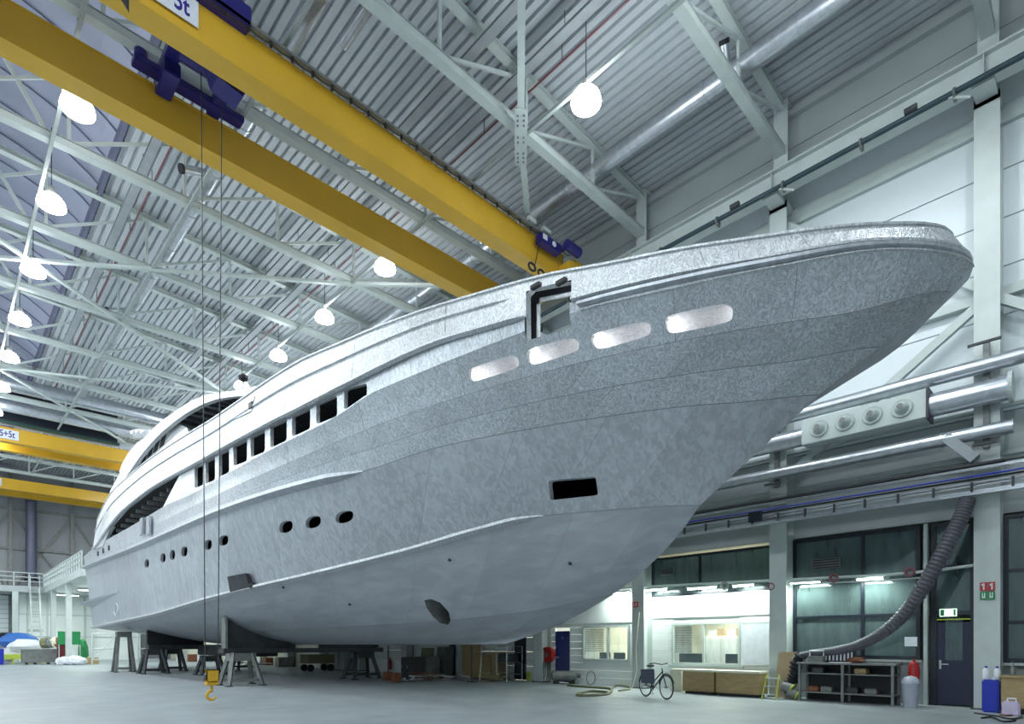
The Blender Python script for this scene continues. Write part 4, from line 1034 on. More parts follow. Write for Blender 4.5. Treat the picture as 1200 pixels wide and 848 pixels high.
# tube lights with glare
def tube(x0, x1, py, lab, X=17.45):
    a, b = onX(x0, py, X), onX(x1, py, X); y0, y1 = sorted((a.y, b.y)); z = (a.z+b.z)/2
    r = empty('tube_lamp', (X, (y0+y1)/2, z), lab, 'lamp')
    MB().box((X-.05, y0, z), (X+.05, y1, z+.06)).build('fitting', M['white'], r); MB().cyl((X, y0+.03, z-.03), (X, y1-.03, z-.03), .022, 8).build('tube_glass', M['tubelight'], r)
    MB().box((X, (y0+y1)/2-.02, z+.02), (WF, (y0+y1)/2+.02, z+.05)).build('wall_arm', M['steel'], r)
    ld = bpy.data.lights.new('tube_light', 'AREA'); ld.shape = 'RECTANGLE'; ld.size = .12; ld.size_y = y1-y0; ld.energy = 45; ld.color = (.85, 1, .93)
    lo = bpy.data.objects.new('tube_light', ld); lo.location = (X, (y0+y1)/2, z-.07); col.objects.link(lo)
tube(925, 962, 682, 'glowing tube lamp left of the dark window')
tube(1003, 1036, 677, 'glowing tube lamp before the middle of the dark window')
tube(858, 884, 685, 'glowing tube lamp above the white drawing sheet')
tube(805, 840, 688, 'glowing tube lamp above the lit office window')
tube(756, 782, 690, 'glowing tube lamp above the bicycle')
tube(712, 738, 694, 'glowing tube lamp above the blue-door office window')
# supply line in front of windows
r = empty('supply_line', (17.3, 2, 3.3), 'pale pipe line crossing the dark windows at lamp height', 'pipe')
a = [onX(1150, 661, 17.4), onX(1090, 669, 17.4), onX(1030, 674, 17.4), onX(920, 679, 17.4), onX(700, 690, 17.4)]
MB().tube(a, .035, 8).build('pipe_run', M['white'], r, smooth=True)
MB().tube([p-Vector((0,0,.14)) for p in a[1:4]], .02, 6).build('second_pipe', M['white'], r, smooth=True)
for x, y, lab in ((1066, 670, 'dark red cable reel on the pale pipe line behind the hose'), (977, 677, 'small dark red cable reel between the two tube lamps'), (904, 687, 'small dark red reel beside the column near the drawing sheet'), (849, 686, 'round grey cable coil above the office window')):
    p = onX(x, y, 17.33); o = MB().tube([p+Vector((0, .09*math.cos(t*PI/8), .09*math.sin(t*PI/8))) for t in range(16)], .035, 6, closed=True).build('cable_reel', M['redpipe'] if x != 849 else M['greysteel'], smooth=True); tag(o, lab, 'reel')
# signs
def wsign(x0, y0, x1, y1, X, lab, bits):
    a, b, c, d_ = rect(x0, y0, x1, y1, X); r = empty('fire_sign', (X, a, c), lab, 'sign')
    for (u0, v0, u1, v1, mt, nm) in bits:
        th = .02 if nm == 'sign_plate' else .026
        MB().box((X-th, a+(b-a)*u0, c+(d_-c)*v0), (X, a+(b-a)*u1, c+(d_-c)*v1)).build(nm, M[mt], r)
wsign(1148, 682, 1166, 703, 17.28, 'red and green fire and first-aid signs on the right column', [
 (.0,.52,.46,1,'red','sign_plate'), (.5,.52,.97,1,'red','sign_plate'), (.0,.04,.46,.48,'green','sign_plate'), (.5,.04,.97,.48,'green','sign_plate'),
 (.14,.58,.24,.94,'plastic_w','pictogram'), (.26,.8,.34,.9,'plastic_w','pictogram'), (.66,.58,.78,.94,'plastic_w','pictogram'), (.78,.82,.88,.92,'plastic_w','pictogram'),
 (.12,.12,.34,.2,'plastic_w','pictogram'), (.12,.2,.19,.42,'plastic_w','pictogram'), (.27,.2,.34,.42,'plastic_w','pictogram'), (.62,.12,.84,.2,'plastic_w','pictogram'), (.62,.2,.69,.42,'plastic_w','pictogram'), (.77,.2,.84,.42,'plastic_w','pictogram')])
wsign(741, 705, 748, 711.5, 17.28, 'small red fire sign with white marks on the bicycle column', [(0,0,1,1,'red','sign_plate'), (.2,.15,.38,.85,'plastic_w','pictogram'), (.6,.15,.78,.85,'plastic_w','pictogram')])
a, b, c, d_ = rect(1060, 746, 1075, 757, WF-.08); tag(MB().box((WF-.085, a, c), (WF-.08, b, d_)).build('paper_notice', M['paper']), 'white paper notice taped on the dark window', 'paper')
# louvres in window
for x0, y0, x1, y1, lab in ((951,654,985,666,'rectangular vent grille in the upper dark window'), (774,665,790,673,'small dark oval vent in the upper glass')):
    a, b, c, d_ = rect(x0, y0, x1, y1, WF-.06); r = empty('vent_grille', (WF-.06, a, c), lab, 'vent')
    MB().box((WF-.07, a, c), (WF-.03, b, d_)).build('grille_frame', M['greysteel'], r)
    for i in range(4): z = c+(d_-c)*(i+.5)/4; MB().box((WF-.085, a+.03, z-.02), (WF-.07, b-.03, z+.01)).build('slat', M['black'], r)
# ---- pipes and ducts along the wall
def pipe(z, X, rr, y0, y1, lab, mt='duct', name='wall_pipe'):
    r = empty(name, (X, y0, z), lab, 'pipe'); MB().cyl((X, y0, z), (X, y1, z), rr, 20).build('pipe_run', M[mt], r, smooth=True)
    y = y0+1.3
    while y < y1: MB().cyl((X, y-.025, z), (X, y+.025, z), rr+.015, 20).build('pipe_collar', M[mt], r, smooth=True); y += 2.9
    return r
r1 = pipe(onX(1157, 427, 17.05).z, 17.05, .17, -6, 30, 'upper galvanised pipe on the white wall behind the bow')
r2 = pipe(onX(1157, 505, 17.05).z, 17.05, .155, 1.6, 30, 'lower galvanised pipe under the nozzle duct')
zb = onX(1040, 487, 16.95).z; yA, yB = onX(1088, 480, 16.95).y, onX(943, 505, 16.95).y
r = empty('nozzle_duct', (16.95, yA, zb), 'white air duct box with four round nozzles between galvanised pipes', 'duct')
MB().box((16.72, yA, zb-.32), (17.2, yB, zb+.33)).build('plenum_box', M['white'], r, bevel=.01)
MB().box((16.68, yA-.05, zb-.36), (17.24, yA, zb+.37)).build('end_flange', M['darksteel'], r)
MB().cyl((16.98, yA-.05, zb), (16.98, 1.62, zb), .27, 24).build('duct_run', M['duct'], r, smooth=True); MB().cyl((16.98, yB, zb-.02), (16.98, 30, zb-.02), .24, 24).build('duct_run', M['duct'], r, smooth=True)
MB().cyl((16.98, 1.6, zb), (16.98, 1.68, zb), .33, 24).build('end_flange', M['white'], r)
for x, y in ((960,502),(990,494.5),(1022,486.5),(1057,478.5)):
    p = onX(x, y, 16.72)
    MB().lathe((16.72, p.y, p.z), [(.21, 0), (.23, -.02), (.21, -.05), (.15, -.03), (.145, .0)], 20, 'x').build('nozzle_ring', M['white'], r, smooth=True)
    MB().lathe((16.72, p.y, p.z), [(.15, -.03), (.13, -.12), (.09, -.2), (.075, -.21)], 20, 'x').build('nozzle_cone', M['white'], r, smooth=True)
    MB().cyl((16.5, p.y, p.z), (16.508, p.y, p.z), .07, 16).build('nozzle_mouth', M['greysteel'], r)
for y in (2.1, 6.8, 11.5):
    r = empty('pipe_bracket', (17.2, y, 6), 'dark steel pipe bracket on the %s column' % {2.1: 'right', 6.8: 'middle', 11.5: 'hidden third'}[y], 'bracket')
    MB().box((17.2, y-.06, 6.0), (17.3, y+.06, 8.4)).build('upright', M['greysteel'], r)
    for z in (8.28, 6.0): MB().box((16.9, y-.3 if z > 7 else y-.22, z), (16.96, y+.3 if z > 7 else y+.22, z+.05)).build('bracket_arm', M['darksteel'], r)
a, b = onX(1108, 512, 17.0), onX(1143, 538, 17.0); tag(MB().bar(a, b, .2, .22).build('duct_strut', M['tray']), 'galvanised slanted duct piece below the lower pipe', 'duct')
# cable ladder tray
X = 16.9; zt = onX(1157, 556, X).z; r = empty('cable_ladder', (X, 2, zt), 'long galvanised cable ladder above the windows with blue cables', 'tray')
for dz, w_ in ((.18, .05), (-.38, .05)): MB().box((X-.03, -6, zt+dz-.03), (X+.02, 40, zt+dz+.03)).build('side_rail', M['duct'], r)
MB().box((X-.08, 1.75, zt+.24), (X+.35, 16, zt+.29)).build('top_rail', M['darksteel'], r)
MB().box((X, -6, zt-.34), (X+.4, 40, zt-.3)).build('tray_bottom', M['duct'], r)
for i in range(34): y = -2+.72*i; MB().box((X-.02, y-.025, zt-.38), (X+.03, y+.025, zt-.12)).build('rung', M['darksteel'], r)
for i, mt in enumerate(('plastic_b', 'black', 'plastic_w', 'duct')): MB().cyl((X+.03+.05*i, -6, zt+.02-.06*i), (X+.03+.05*i, 40, zt+.02-.06*i), .022, 6).build('cable', M[mt], r)
MB().box((X-.06, onX(893, 610, X).y, zt-.28), (X+.02, onX(878, 613, X).y, zt+.0)).build('junction_box', M['frame'], r)
# ---- extraction hose
hp = [onX(x, y, XX) for x, y, XX in ((1134,584,16.95),(1128,602,16.85),(1117,624,16.75),(1103,650,16.65),(1088,677,16.6),(1072,703,16.6),(1052,727,16.65),(1030,744,16.75),(1005,756,16.9),(980,762,17.0),(955,765,17.1),(938,768,17.15))]
sm = []
for i in range(len(hp)-1):
    p0, p1, p2, p3 = hp[max(i-1,0)], hp[i], hp[i+1], hp[min(i+2,len(hp)-1)]
    for k in range(12):
        t_ = k/12; sm.append(.5*((2*p1)+(p2-p0)*t_+(2*p0-5*p1+4*p2-p3)*t_**2+(3*p1-p0-3*p2+p3)*t_**3))
sm.append(hp[-1])
r = empty('extraction_hose', hp[6], 'thick ribbed grey extraction hose curving down to the workbench', 'hose')
MB().tube(sm, .2, 16, radii=[(.172 if i % 2 else .152)*(1 if i < 55 else 1-.0055*(i-55)) for i in range(len(sm))]).build('ribbed_tube', M['hose'], r, smooth=True)
cp = [onX(x, y, 17.1) for x, y in ((938,768),(933,776),(932,786),(929,796),(924,804),(920,811))]; c2_ = []
for i in range(len(cp)-1):
    for k in range(8): c2_.append(cp[i].lerp(cp[i+1], k/8))
MB().tube(c2_, .15, 12, radii=[.17 if i % 4 < 2 else .12 for i in range(len(c2_))]).build('black_end_section', M['black'], r)
# ================================================= THINGS ALONG THE OFFICE WALL
def fz(px, py): p = flo(px, py); return p
# workbench
y0, y1 = onX(1048, 800, 16.75).y, onX(936, 800, 16.75).y; xb0, xb1 = 16.7, 17.35
r = empty('workbench', (17, y0, 0), 'long dark steel workbench with shelves under the dark window', 'workbench')
MB().box((xb0-.03, y0-.05, .98), (xb1, y1+.03, 1.03)).build('benchtop', M['greysteel'], r)
for y in (y0, (y0+y1)/2, y1-.06):
    for x in (xb0, xb1-.06): MB().box((x, y, 0), (x+.06, y+.06, .98)).build('leg', M['greysteel'], r)
for z in (.22, .72): MB().box((xb0+.02, y0, z), (xb1-.02, y1, z+.03)).build('shelf', M['greysteel'], r)
MB().box((xb1-.02, y0, 0), (xb1, y1, .98)).build('back_panel', M['black'], r)
# binders
p0 = 963
for i in range(9):
    c = onX(966+i*4.3, 775, 17.2).y; mt = 'plastic_w' if i % 2 == 0 else 'paper'
    rr = empty('ring_binder', (17.2, c, 1.03), 'ring binder on the workbench, %s from the left in its row' % ord_[i], 'binder', 'ring binders on the workbench')
    MB().box((17.05, c-.035, 1.03), (17.3, c+.035, 1.36)).build('cover', M['black'] if i % 3 == 1 else M['frame'], rr); MB().box((17.04, c-.022, 1.08), (17.05, c+.022, 1.33)).build('spine_label', M[mt], rr)
a = onX(948, 780, 16.95).y; b = onX(966, 780, 16.95).y
r = empty('instrument_case', (16.95, (a+b)/2, 1.03), 'small white measuring frame with handle on the workbench', 'case')
MB().box((16.85, b, 1.03), (17.05, a, 1.2)).build('case_body', M['greysteel'], r)
MB().tube([(16.95, a-.02, 1.2), (16.95, a-.02, 1.33), (16.95, b+.02, 1.33), (16.95, b+.02, 1.2)], .02, 6).build('handle_frame', M['plastic_w'], r)
c = onX(985, 784, 16.85).y; tag(MB().box((16.75, c-.25, 1.03), (16.95, c+.25, 1.045)).build('paper_sheet', M['paper']), 'white paper sheet lying on the workbench', 'paper')
c = onX(1003, 780, 17.0).y; tag(MB().blob((17.0, c, 1.1), (.14,.22,.08), .3, seed=4).build('rag_heap', M['rust']), 'brown crumpled rag heap at the end of the binders', 'rag')
for i, (x, z, mt, lab) in enumerate(((955,.25,'rust','rusty part on the left lower workbench shelf'),(970,.25,'greysteel','grey part on the lower workbench shelf'),(1000,.25,'darksteel','dark tin on the lower workbench shelf'),(1022,.25,'greysteel','grey tin near the right of the lower workbench shelf'),(1010,.75,'plywood','flat brown box on the upper workbench shelf'),(960,.75,'darksteel','dark toolbox on the upper workbench shelf'))):
    c = onX(x, 800, 17).y; o = MB().box((16.85, c-.14, z), (17.15, c+.14, z+.14)).build('stored_part', M[mt], bevel=.02); tag(o, lab, 'part')
# cardboard leaning + coiled yellow filter pieces
c = onX(921, 800, 17.25).y; r = MB().prism([(17.05, c-.22, 0.02), (17.05, c+.26, .02), (17.25, c+.2, 1.28), (17.25, c-.3, 1.3)], (.03, 0, 0)).build('cardboard_sheet', M['cardboard']); tag(r, 'tall brown cardboard sheet leaning between column and workbench', 'cardboard')
for i, (x, y) in enumerate(((923,806),(930,813))):
    p = onX(x, y, 16.8); q = Vector((16.8, p.y, max(.15, p.z)))
    r = empty('filter_roll', (q.x, q.y, 0), ('upper' if i == 0 else 'lower')+' yellow-edged round filter roll beside the workbench', 'filter')
    MB().cyl(q-Vector((.0,.1,.0)), q+Vector((-.05,.14,.05)), .13, 14).build('filter_body', M['greysteel'], r, smooth=True); MB().cyl(q-Vector((0,.14,.02)), q-Vector((0,.1,0)), .14, 14).build('yellow_rim', M['lime'], r, smooth=True)
# fire extinguisher and bin
p = Vector((17.2, onX(1071, 800, 17.2).y, 0)); r = empty('fire_extinguisher', p, 'red fire extinguisher standing behind the grey bin', 'extinguisher')
MB().lathe(p+Vector((0,0,.45)), [(.02,0),(.11,.02),(.12,.1),(.12,.5),(.09,.6),(.03,.64),(.03,.7)], 16).build('cylinder', M['red'], r, smooth=True)
m = MB(); m.box(p+Vector((-.03,-.1,1.15)), p+Vector((.03,.06,1.19))); m.box(p+Vector((-.1,-.02,0)), p+Vector((.1,.02,.46))); m.build('valve_and_stand', M['black'], r)
p = Vector((16.85, onX(1067, 800, 16.85).y, 0)); r = empty('waste_bin', p, 'light grey plastic bin with domed lid beside the workbench', 'bin')
MB().lathe(p, [(.15,0),(.19,.55),(.2,.57)], 18).build('bin_body', mat('bin_grey', (.42,.44,.52), .4), r, smooth=True); MB().lathe(p, [(.2,.57),(.19,.63),(.12,.72),(.02,.75)], 18).build('bin_lid', mat('bin_lid', (.45,.47,.55), .4), r, smooth=True)
# blue drum, jerry cans
p = flo(1165, 833)+Vector((-.25,.02,0)); r = empty('blue_canister', p, 'tall blue plastic canister below the fire signs', 'canister')
MB().box(p+Vector((-.17,-.15,0)), p+Vector((.17,.15,.72))).build('body', M['plastic_b'], r, bevel=.03); MB().cyl(p+Vector((-.05,-.05,.72)), p+Vector((-.05,-.05,.78)), .04, 10).build('cap', M['plastic_w'], r)
for i, (dx, dy, z, lab) in enumerate(((-.02,.09,.73,'white plastic bottle on the left of the blue canister top'),(.0,-.1,.73,'white plastic bottle on the right of the blue canister top'))):
    q = p+Vector((dx,dy,z+.0)); rr = empty('plastic_bottle', q, lab, 'bottle')
    MB().lathe(q, [(.06,0),(.065,.02),(.065,.2),(.025,.25)], 12).build('body', M['plastic_w'], rr, smooth=True); MB().cyl(q+Vector((0,0,.25)), q+Vector((0,0,.29)), .026, 10).build('cap', M['plastic_b'], rr)
p = flo(1168, 836.5)+Vector((-.1,-.25,0)); r = empty('jerry_can', p, 'translucent white jerry can with purple liquid in front of the blue canister', 'can')
MB().box(p+Vector((-.1,-.15,0)), p+Vector((.1,.15,.3))).build('body', mat('pale_can', (.6,.5,.68), .4), r, bevel=.03); MB().tube([p+Vector((0,-.08,.3)), p+Vector((0,-.08,.36)), p+Vector((0,.06,.36)), p+Vector((0,.06,.3))], .018, 6).build('handle', M['plastic_w'], r)
# wooden crate at the right edge
c = 1.15; r = empty('plywood_crate', (17.1, .7, 0), 'pale plywood crate at the right edge beside the blue canister', 'crate')
MB().box((16.7, -1.0, .12), (17.25, 1.78, .78)).build('crate_body', M['plywood'], r, bevel=.01); MB().box((16.67, -1.0, .78), (17.28, 1.81, .82)).build('lid', M['plywood'], r)
for y in (-.6, 1.4): MB().box((16.72, y, 0), (17.22, y+.1, .12)).build('skid', M['black'], r)
tag(MB().box((16.85, -1.0, .83), (17.2, 1.4, 1.08)).build('wooden_box', M['plywood'], bevel=.01), 'small wooden box on top of the right plywood crate', 'box')
r = empty('spray_bottle', (16.9, 1.6, .83), 'slim bottle standing on the right plywood crate', 'bottle'); MB().lathe((16.9,1.6,.83), [(.04,0),(.045,.15),(.015,.22),(.015,.3)], 10).build('body', M['greysteel'], r, smooth=True)
# floor cables
def cable(pts_, lab, mt='black', rr=.018, name='floor_cable'):
    P = [flo(x, y)+Vector((0,0,rr)) for x, y in pts_]; S2 = []
    for i in range(len(P)-1):
        p0, p1, p2, p3 = P[max(i-1,0)], P[i], P[i+1], P[min(i+2,len(P)-1)]
        for k in range(6):
            t_ = k/6; S2.append(.5*((2*p1)+(p2-p0)*t_+(2*p0-5*p1+4*p2-p3)*t_**2+(3*p1-p0-3*p2+p3)*t_**3))
    S2.append(P[-1]); return tag(MB().tube(S2, rr, 6).build(name, M[mt], smooth=True), lab, 'cable')
cable([(1142,836),(1155,838),(1170,840),(1185,843),(1198,841)], 'black cable lying before the blue canister')
cable([(1150,842),(1162,841),(1175,846),(1190,845)], 'second black cable nearest the bottom right corner')
cable([(1172,838),(1182,839),(1192,837)], 'rust red cable near the plywood crate', 'rust')
# crates under the office window
for x0, x1, lab in ((802, 840, 'left long wooden crate under the lit office window'), (841, 893, 'right long wooden crate under the lit office window')):
    a, b = onX(x1, 800, 16.75).y, onX(x0, 800, 16.75).y
    r = empty('wooden_crate', (17.1, (a+b)/2, 0), lab, 'crate'); MB().box((16.6, a+.02, .08), (17.2, b-.02, .68)).build('crate_body', M['plywood'], r, bevel=.01)
    MB().box((16.56, a, .68), (17.22, b, .74)).build('lid', M['cream'], r); MB().box((16.64, a+.1, 0), (17.16, b-.1, .08)).build('base', M['black'], r)
a, b = onX(800, 800, 17.1).y, onX(787, 800, 17.1).y; tag(MB().box((17.0, a, 0), (17.5, b, .72)).build('cream_box', M['cream'], bevel=.01), 'cream upright box left of the wooden crates', 'box')
# yellow stepladder
p = Vector((16.75, onX(906, 800, 16.75).y, 0)); r = empty('stepladder', p, 'small yellow-edged folding stepladder before the wall column', 'ladder')
for s in (-.2, .2):
    MB().bar(p+Vector((-.28, s, 0)), p+Vector((0, s*.8, .66)), .03, .04).build('rail', M['lime'], r); MB().bar(p+Vector((.3, s, 0)), p+Vector((0, s*.8, .66)), .03, .03).build('rear_leg', M['steel'], r)
for i in range(3): t_ = (i+.6)/3; MB().box(p+Vector((-.28*(1-t_)-.05, -.19, .66*t_-.02)), p+Vector((-.28*(1-t_)+.06, .19, .66*t_))).build('step', M['steel'], r)
# ---- bicycle
def bicycle():
    A = flo(757.5, 816)+Vector((0,0,0)); B = flo(780, 819.5); f = (B-A).normalized()
    mid = (A+B)/2; f = Vector((f.x, f.y, 0)).normalized(); A = mid-f*.53; B = mid+f*.53; R_ = .34
    sd = Vector((-f.y, f.x, 0)); Z = Vector((0,0,1))
    r = empty('bicycle', mid, 'black city bicycle with a dark pannier bag parked by the column', 'bicycle')
    for c, nm in ((A, 'rear_wheel'), (B, 'front_wheel')):
        C = c+Z*R_
        w_ = MB().tube([C+(f*math.cos(t*PI/18)+Z*math.sin(t*PI/18))*(R_-.02) for t in range(36)], .02, 8, closed=True).build(nm, M['black'], r, smooth=True)
        MB().tube([C+(f*math.cos(t*PI/18)+Z*math.sin(t*PI/18))*(R_-.045) for t in range(36)], .01, 6, closed=True).build('rim', M['steel'], w_, smooth=True)
        m = MB()
        for t in range(18): m.cyl(C, C+(f*math.cos(t*PI/9)+Z*math.sin(t*PI/9))*(R_-.04), .0025, 4)
        m.build('spokes', M['steel'], w_); MB().cyl(C-sd*.05, C+sd*.05, .025, 10).build('hub', M['greysteel'], w_)
        MB().tube([C+(f*math.cos(R2(t))+Z*math.sin(R2(t)))*(R_+.025) for t in range(20, 171, 15)], .018, 6).build('mudguard', M['black'], r, smooth=True)
    ra, fa = A+Z*R_, B+Z*R_; bb = mid-f*.1+Z*.28; st = bb-f*.16+Z*.52; hd = B-f*.22+Z*.85; hd2 = hd+f*.05-Z*.18
    m = MB()
    for p_, q_ in ((bb, st), (bb, hd2), (bb+Z*.15-f*.05, hd2+Z*.1), (ra, bb), (ra, st-Z*.1), (hd, hd2), (hd2, fa)): m.cyl(p_, q_, .016, 8)
    m.build('frame', M['black'], r, smooth=True)
    MB().blob(st+Z*.1-f*.02, (.12,.12,.045), .05).build('saddle', M['black'], r, smooth=True); MB().cyl(st, st+Z*.08, .012, 8).build('seat_post', M['steel'], r)
    MB().tube([hd+sd*.28-f*.18+Z*.12, hd+sd*.2-f*.04+Z*.14, hd+Z*.1, hd-sd*.2-f*.04+Z*.14, hd-sd*.28-f*.18+Z*.12], .014, 8).build('handlebar', M['black'], r, smooth=True)
    MB().cyl(bb-sd*.06, bb-sd*.05, .08, 16).build('chainring', M['darksteel'], r)
    m = MB(); m.bar(bb-sd*.07, bb-sd*.07-Z*.15+f*.06, .02, .02); m.bar(bb+sd*.07, bb+sd*.07+Z*.15-f*.06, .02, .02); m.box(bb-sd*.12-Z*.17+f*.02, bb-sd*.06-Z*.15+f*.12); m.build('cranks', M['steel'], r)
    rk = A+Z*.74; m = MB(); m.bar(rk-f*.2, rk+f*.22, .12, .015); m.cyl(rk-f*.15-sd*.06, ra, .006, 5); m.cyl(rk-f*.15+sd*.06, ra, .006, 5); m.build('carrier_rack', M['darksteel'], r)
    MB().bar(A+Z*.6+sd*(-.15)+f*.1, A+Z*.62+sd*(-.15)+f*.6, .16, .4).build('pannier_bag', mat('pannier', (.10,.11,.16), .7), r, bevel=.02) 
    return r
bicycle()
# ---- items by the blue-door office
c = onX(641, 770, 17.65).y; z = onX(641, 767, 17.65).z; r = empty('hose_reel', (17.65, c, z), 'red round hose reel hanging left of the blue door', 'reel')
MB().lathe((17.65, c, z), [(.32,.0),(.32,.14),(.06,.16)], 24, 'x').build('reel_disc', M['red'], r, smooth=True); MB().cyl((17.6, c, z), (17.64, c, z), .08, 14).build('hub', M['greysteel'], r)
MB().tube([(17.62, c+.3*math.cos(t*.7), z+.3*math.sin(t*.7)-.0) for t in range(10)], .03, 6).build('hose_end', M['red'], r)
m = MB()
for i in range(7): m.tube([(17.6, c-.24+.08*i, z-.3), (17.58, c-.26+.085*i, z-.6-.05*(i % 3)), (17.55, c-.24+.08*i, .1+.1*(i % 2))], .012, 5)
o = m.build('tool_cables', M['darksteel']); tag(o, 'tangle of dark cables hanging below the red reel', 'cables', kind='stuff')
def tank(px, py, L, rr, lab, mt='greysteel', ang=0.):
    p = flo(px, py); f = Vector((math.cos(ang), math.sin(ang), 0)); r = empty('machine', p, lab, 'machine'); z = Vector((0,0,rr+.12))
    MB().tube([p-f*L/2+z, p-f*(L/2-.06)+z, p+f*(L/2-.06)+z, p+f*L/2+z], rr, 16, radii=[rr*.6, rr, rr, rr*.6]).build('tank', M[mt], r, smooth=True)
    for s in (-.3, .3): MB().box(p+f*L*s+Vector((-.03,-rr*.7,0)), p+f*L*s+Vector((.03,rr*.7,.16))).build('foot', M['darksteel'], r)
    MB().cyl(p+f*(L/2)+z, p+f*(L/2+.12)+z, rr*.4, 12).build('motor', M['darksteel'], r)
tank(661, 801, 1.0, .19, 'grey horizontal compressor tank on the floor by the blue door', 'greysteel', -PI/4)
tank(714, 801, .5, .2, 'white round blower fan beside the office wall', 'plastic_w', -PI/3)
p = flo(695, 803); r = MB().tube([p+Vector((.25*math.cos(t*PI/8), .1, .27+.25*math.sin(t*PI/8))) for t in range(16)], .02, 6, closed=True).build('hose_ring', M['greysteel']); tag(r, 'upright hoop of grey hose between the compressor and the blower', 'hose')
p = flo(692, 799); tag(MB().blob(p+Vector((0,0,.3)), (.16,.16,.28), .2, seed=3).build('grey_pump', M['rust']), 'small brown pump body inside the hose hoop', 'pump')
cable([(665,804),(690,806),(715,808),(712,814),(690,816),(676,815),(690,811),(712,812)], 'olive hose looped on the floor in front of the office', 'olive', .04, 'air_hose')
cable([(717,808),(722,804),(735,805),(738,808),(725,810)], 'pale hose lying left of the bicycle', 'olive', .03, 'air_hose')
q_ = flo(735, 803); tag(MB().tube([q_+Vector((0,0,.015)), Vector((17.1, 11.6, .02)), Vector((17.24, 11.5, .6)), Vector((17.24, 11.55, 1.4)), Vector((17.24, 11.4, 2.6))], .012, 6).build('air_hose', M['cream'], smooth=True), 'thin pale hose running up the bicycle column', 'hose')
p = flo(622, 797); tag(MB().lathe(p, [(.18,0),(.2,.3),(.17,.36),(.05,.38)], 12).build('lime_bucket', M['lime'], smooth=True), 'lime yellow bucket left of the red hose reel', 'bucket')
# white boxed column by the reel, cabinet etc
def cab(x0, x1, pyb, h, dep, lab, mt, name='cabinet', cat='cabinet', doors=2, hmt=None):
    A, B = flo(x0, pyb), flo(x1, pyb); X = min((A.x+B.x)/2, 17.6-dep); A, B = onX(x0, pyb, X), onX(x1, pyb, X)
    ya_, yb_ = sorted((A.y, B.y)); r = empty(name, (X, (ya_+yb_)/2, 0), lab, cat)
    MB().box((X, ya_, .04), (X+dep, yb_, h)).build('body', M[mt], r, bevel=.01)
    MB().box((X+.03, ya_+.02, 0), (X+dep-.03, yb_-.02, .04)).build('plinth', M['black'], r)
    for i in range(doors):
        u0 = ya_+(yb_-ya_)*(i+.06)/doors; u1 = ya_+(yb_-ya_)*(i+.94)/doors
        d__ = MB().box((X-.015, u0, .1), (X, u1, h-.06)).build('door', M[mt], r); MB().box((X-.03, u1-.06, h*.5), (X-.015, u1-.04, h*.5+.12)).build('handle', M['steel'], d__)
    return r
cab(541, 552, 790.5, 2.0, .6, 'tall brown cabinet left of the scaffold pole below the keel', 'plywood', doors=1)
cab(553, 574, 791.5, 1.05, .6, 'wide brown chest of plywood below the keel', 'plywood')
tag(MB().box(onX(556, 778, 17.1)-Vector((0,.0,.0)), onX(556, 778, 17.1)+Vector((.4,.8,.55))).build('carton', M['cardboard'], bevel=.01), 'pale carton standing on the wide plywood chest', 'box')
cab(484, 501, 793, .95, .7, 'grey steel tool cabinet under the leaning dark panel', 'greysteel')
cab(470, 483, 795, .95, .7, 'dark steel cabinet left of the grey tool cabinet', 'darksteel')
p = onX(497, 776, 16.8); o = MB().prism([p+Vector((0,-.55,-.15)), p+Vector((0,.35,-.15)), p+Vector((0,.2,.7)), p+Vector((0,-.75,.7))], (.06,0,0)).build('dark_panel', M['olive']); tag(o, 'dark slanted panel standing on the grey tool cabinet', 'panel')
cab(512, 522, 788, 1.4, .5, 'grey drill press cabinet left of the far blue door', 'greysteel', doors=1)
cab(572, 583, 790, 1.2, .5, 'beige storage rack right of the plywood chest', 'cardboard', 'rack', 'rack', 1)
cab(390, 404, 784, 1.6, .6, 'grey-blue metal locker seen under the cradle beam', 'panel_g')
# low cart under the hull
p = flo(372, 786); r = empty('work_cart', p, 'olive flatbed work cart under the middle of the hull', 'cart')
MB().box(p+Vector((-.8,-.5,.45)), p+Vector((.8,.5,.95))).build('bed', M['olive'], r, bevel=.02)
for sx in (-.6,.6):
    for sy in (-.4,.4): MB().cyl(p+Vector((sx,sy-.05,.2)), p+Vector((sx,sy+.05,.2)), .2, 14).build('wheel', M['black'], r)
# scaffold stand with ladder
p = flo(597, 797); r = empty('scaffold_stand', p, 'light steel rolling scaffold stand with work tray under the bow bottom', 'scaffold')
for sx in (-.45,.45):
    for sy in (-.3,.3): MB().cyl(p+Vector((sx,sy,0)), p+Vector((sx,sy,1.45)), .025, 8).build('post', M['steel'], r)
for z in (.25, .75, 1.15, 1.42): MB().box(p+Vector((-.47,-.32,z)), p+Vector((.47,.32,z+.03))).build('tray', M['greysteel'], r)
MB().box(p+Vector((-.4,-.25,.78)), p+Vector((.3,.25,1.1))).build('machine_box', M['darksteel'], r, bevel=.02)
for x, y, lab in ((553, 799, 'dark vertical prop standing under the keel before the chest'), (529, 795, 'slim vertical prop under the keel by the blue door'), (455, 795, 'slim black prop beside the far trestle'), (484, 795, 'thin prop standing before the grey tool cabinet')):
    p = flo(x, y); r = empty('steel_prop', p, lab, 'prop'); MB().cyl(p, p+Vector((0,0,1.48)), .03, 8).build('tube', M['darksteel'], r); MB().box(p+Vector((-.15,-.15,0)), p+Vector((.15,.15,.03))).build('foot_plate', M['darksteel'], r)
p = flo(562, 797); tag(MB().bar(p, p+Vector((.5,.4,1.35)), .05, .05).build('leaning_strut', M['steel']), 'pale slanted strut leaning behind the dark prop', 'strut')
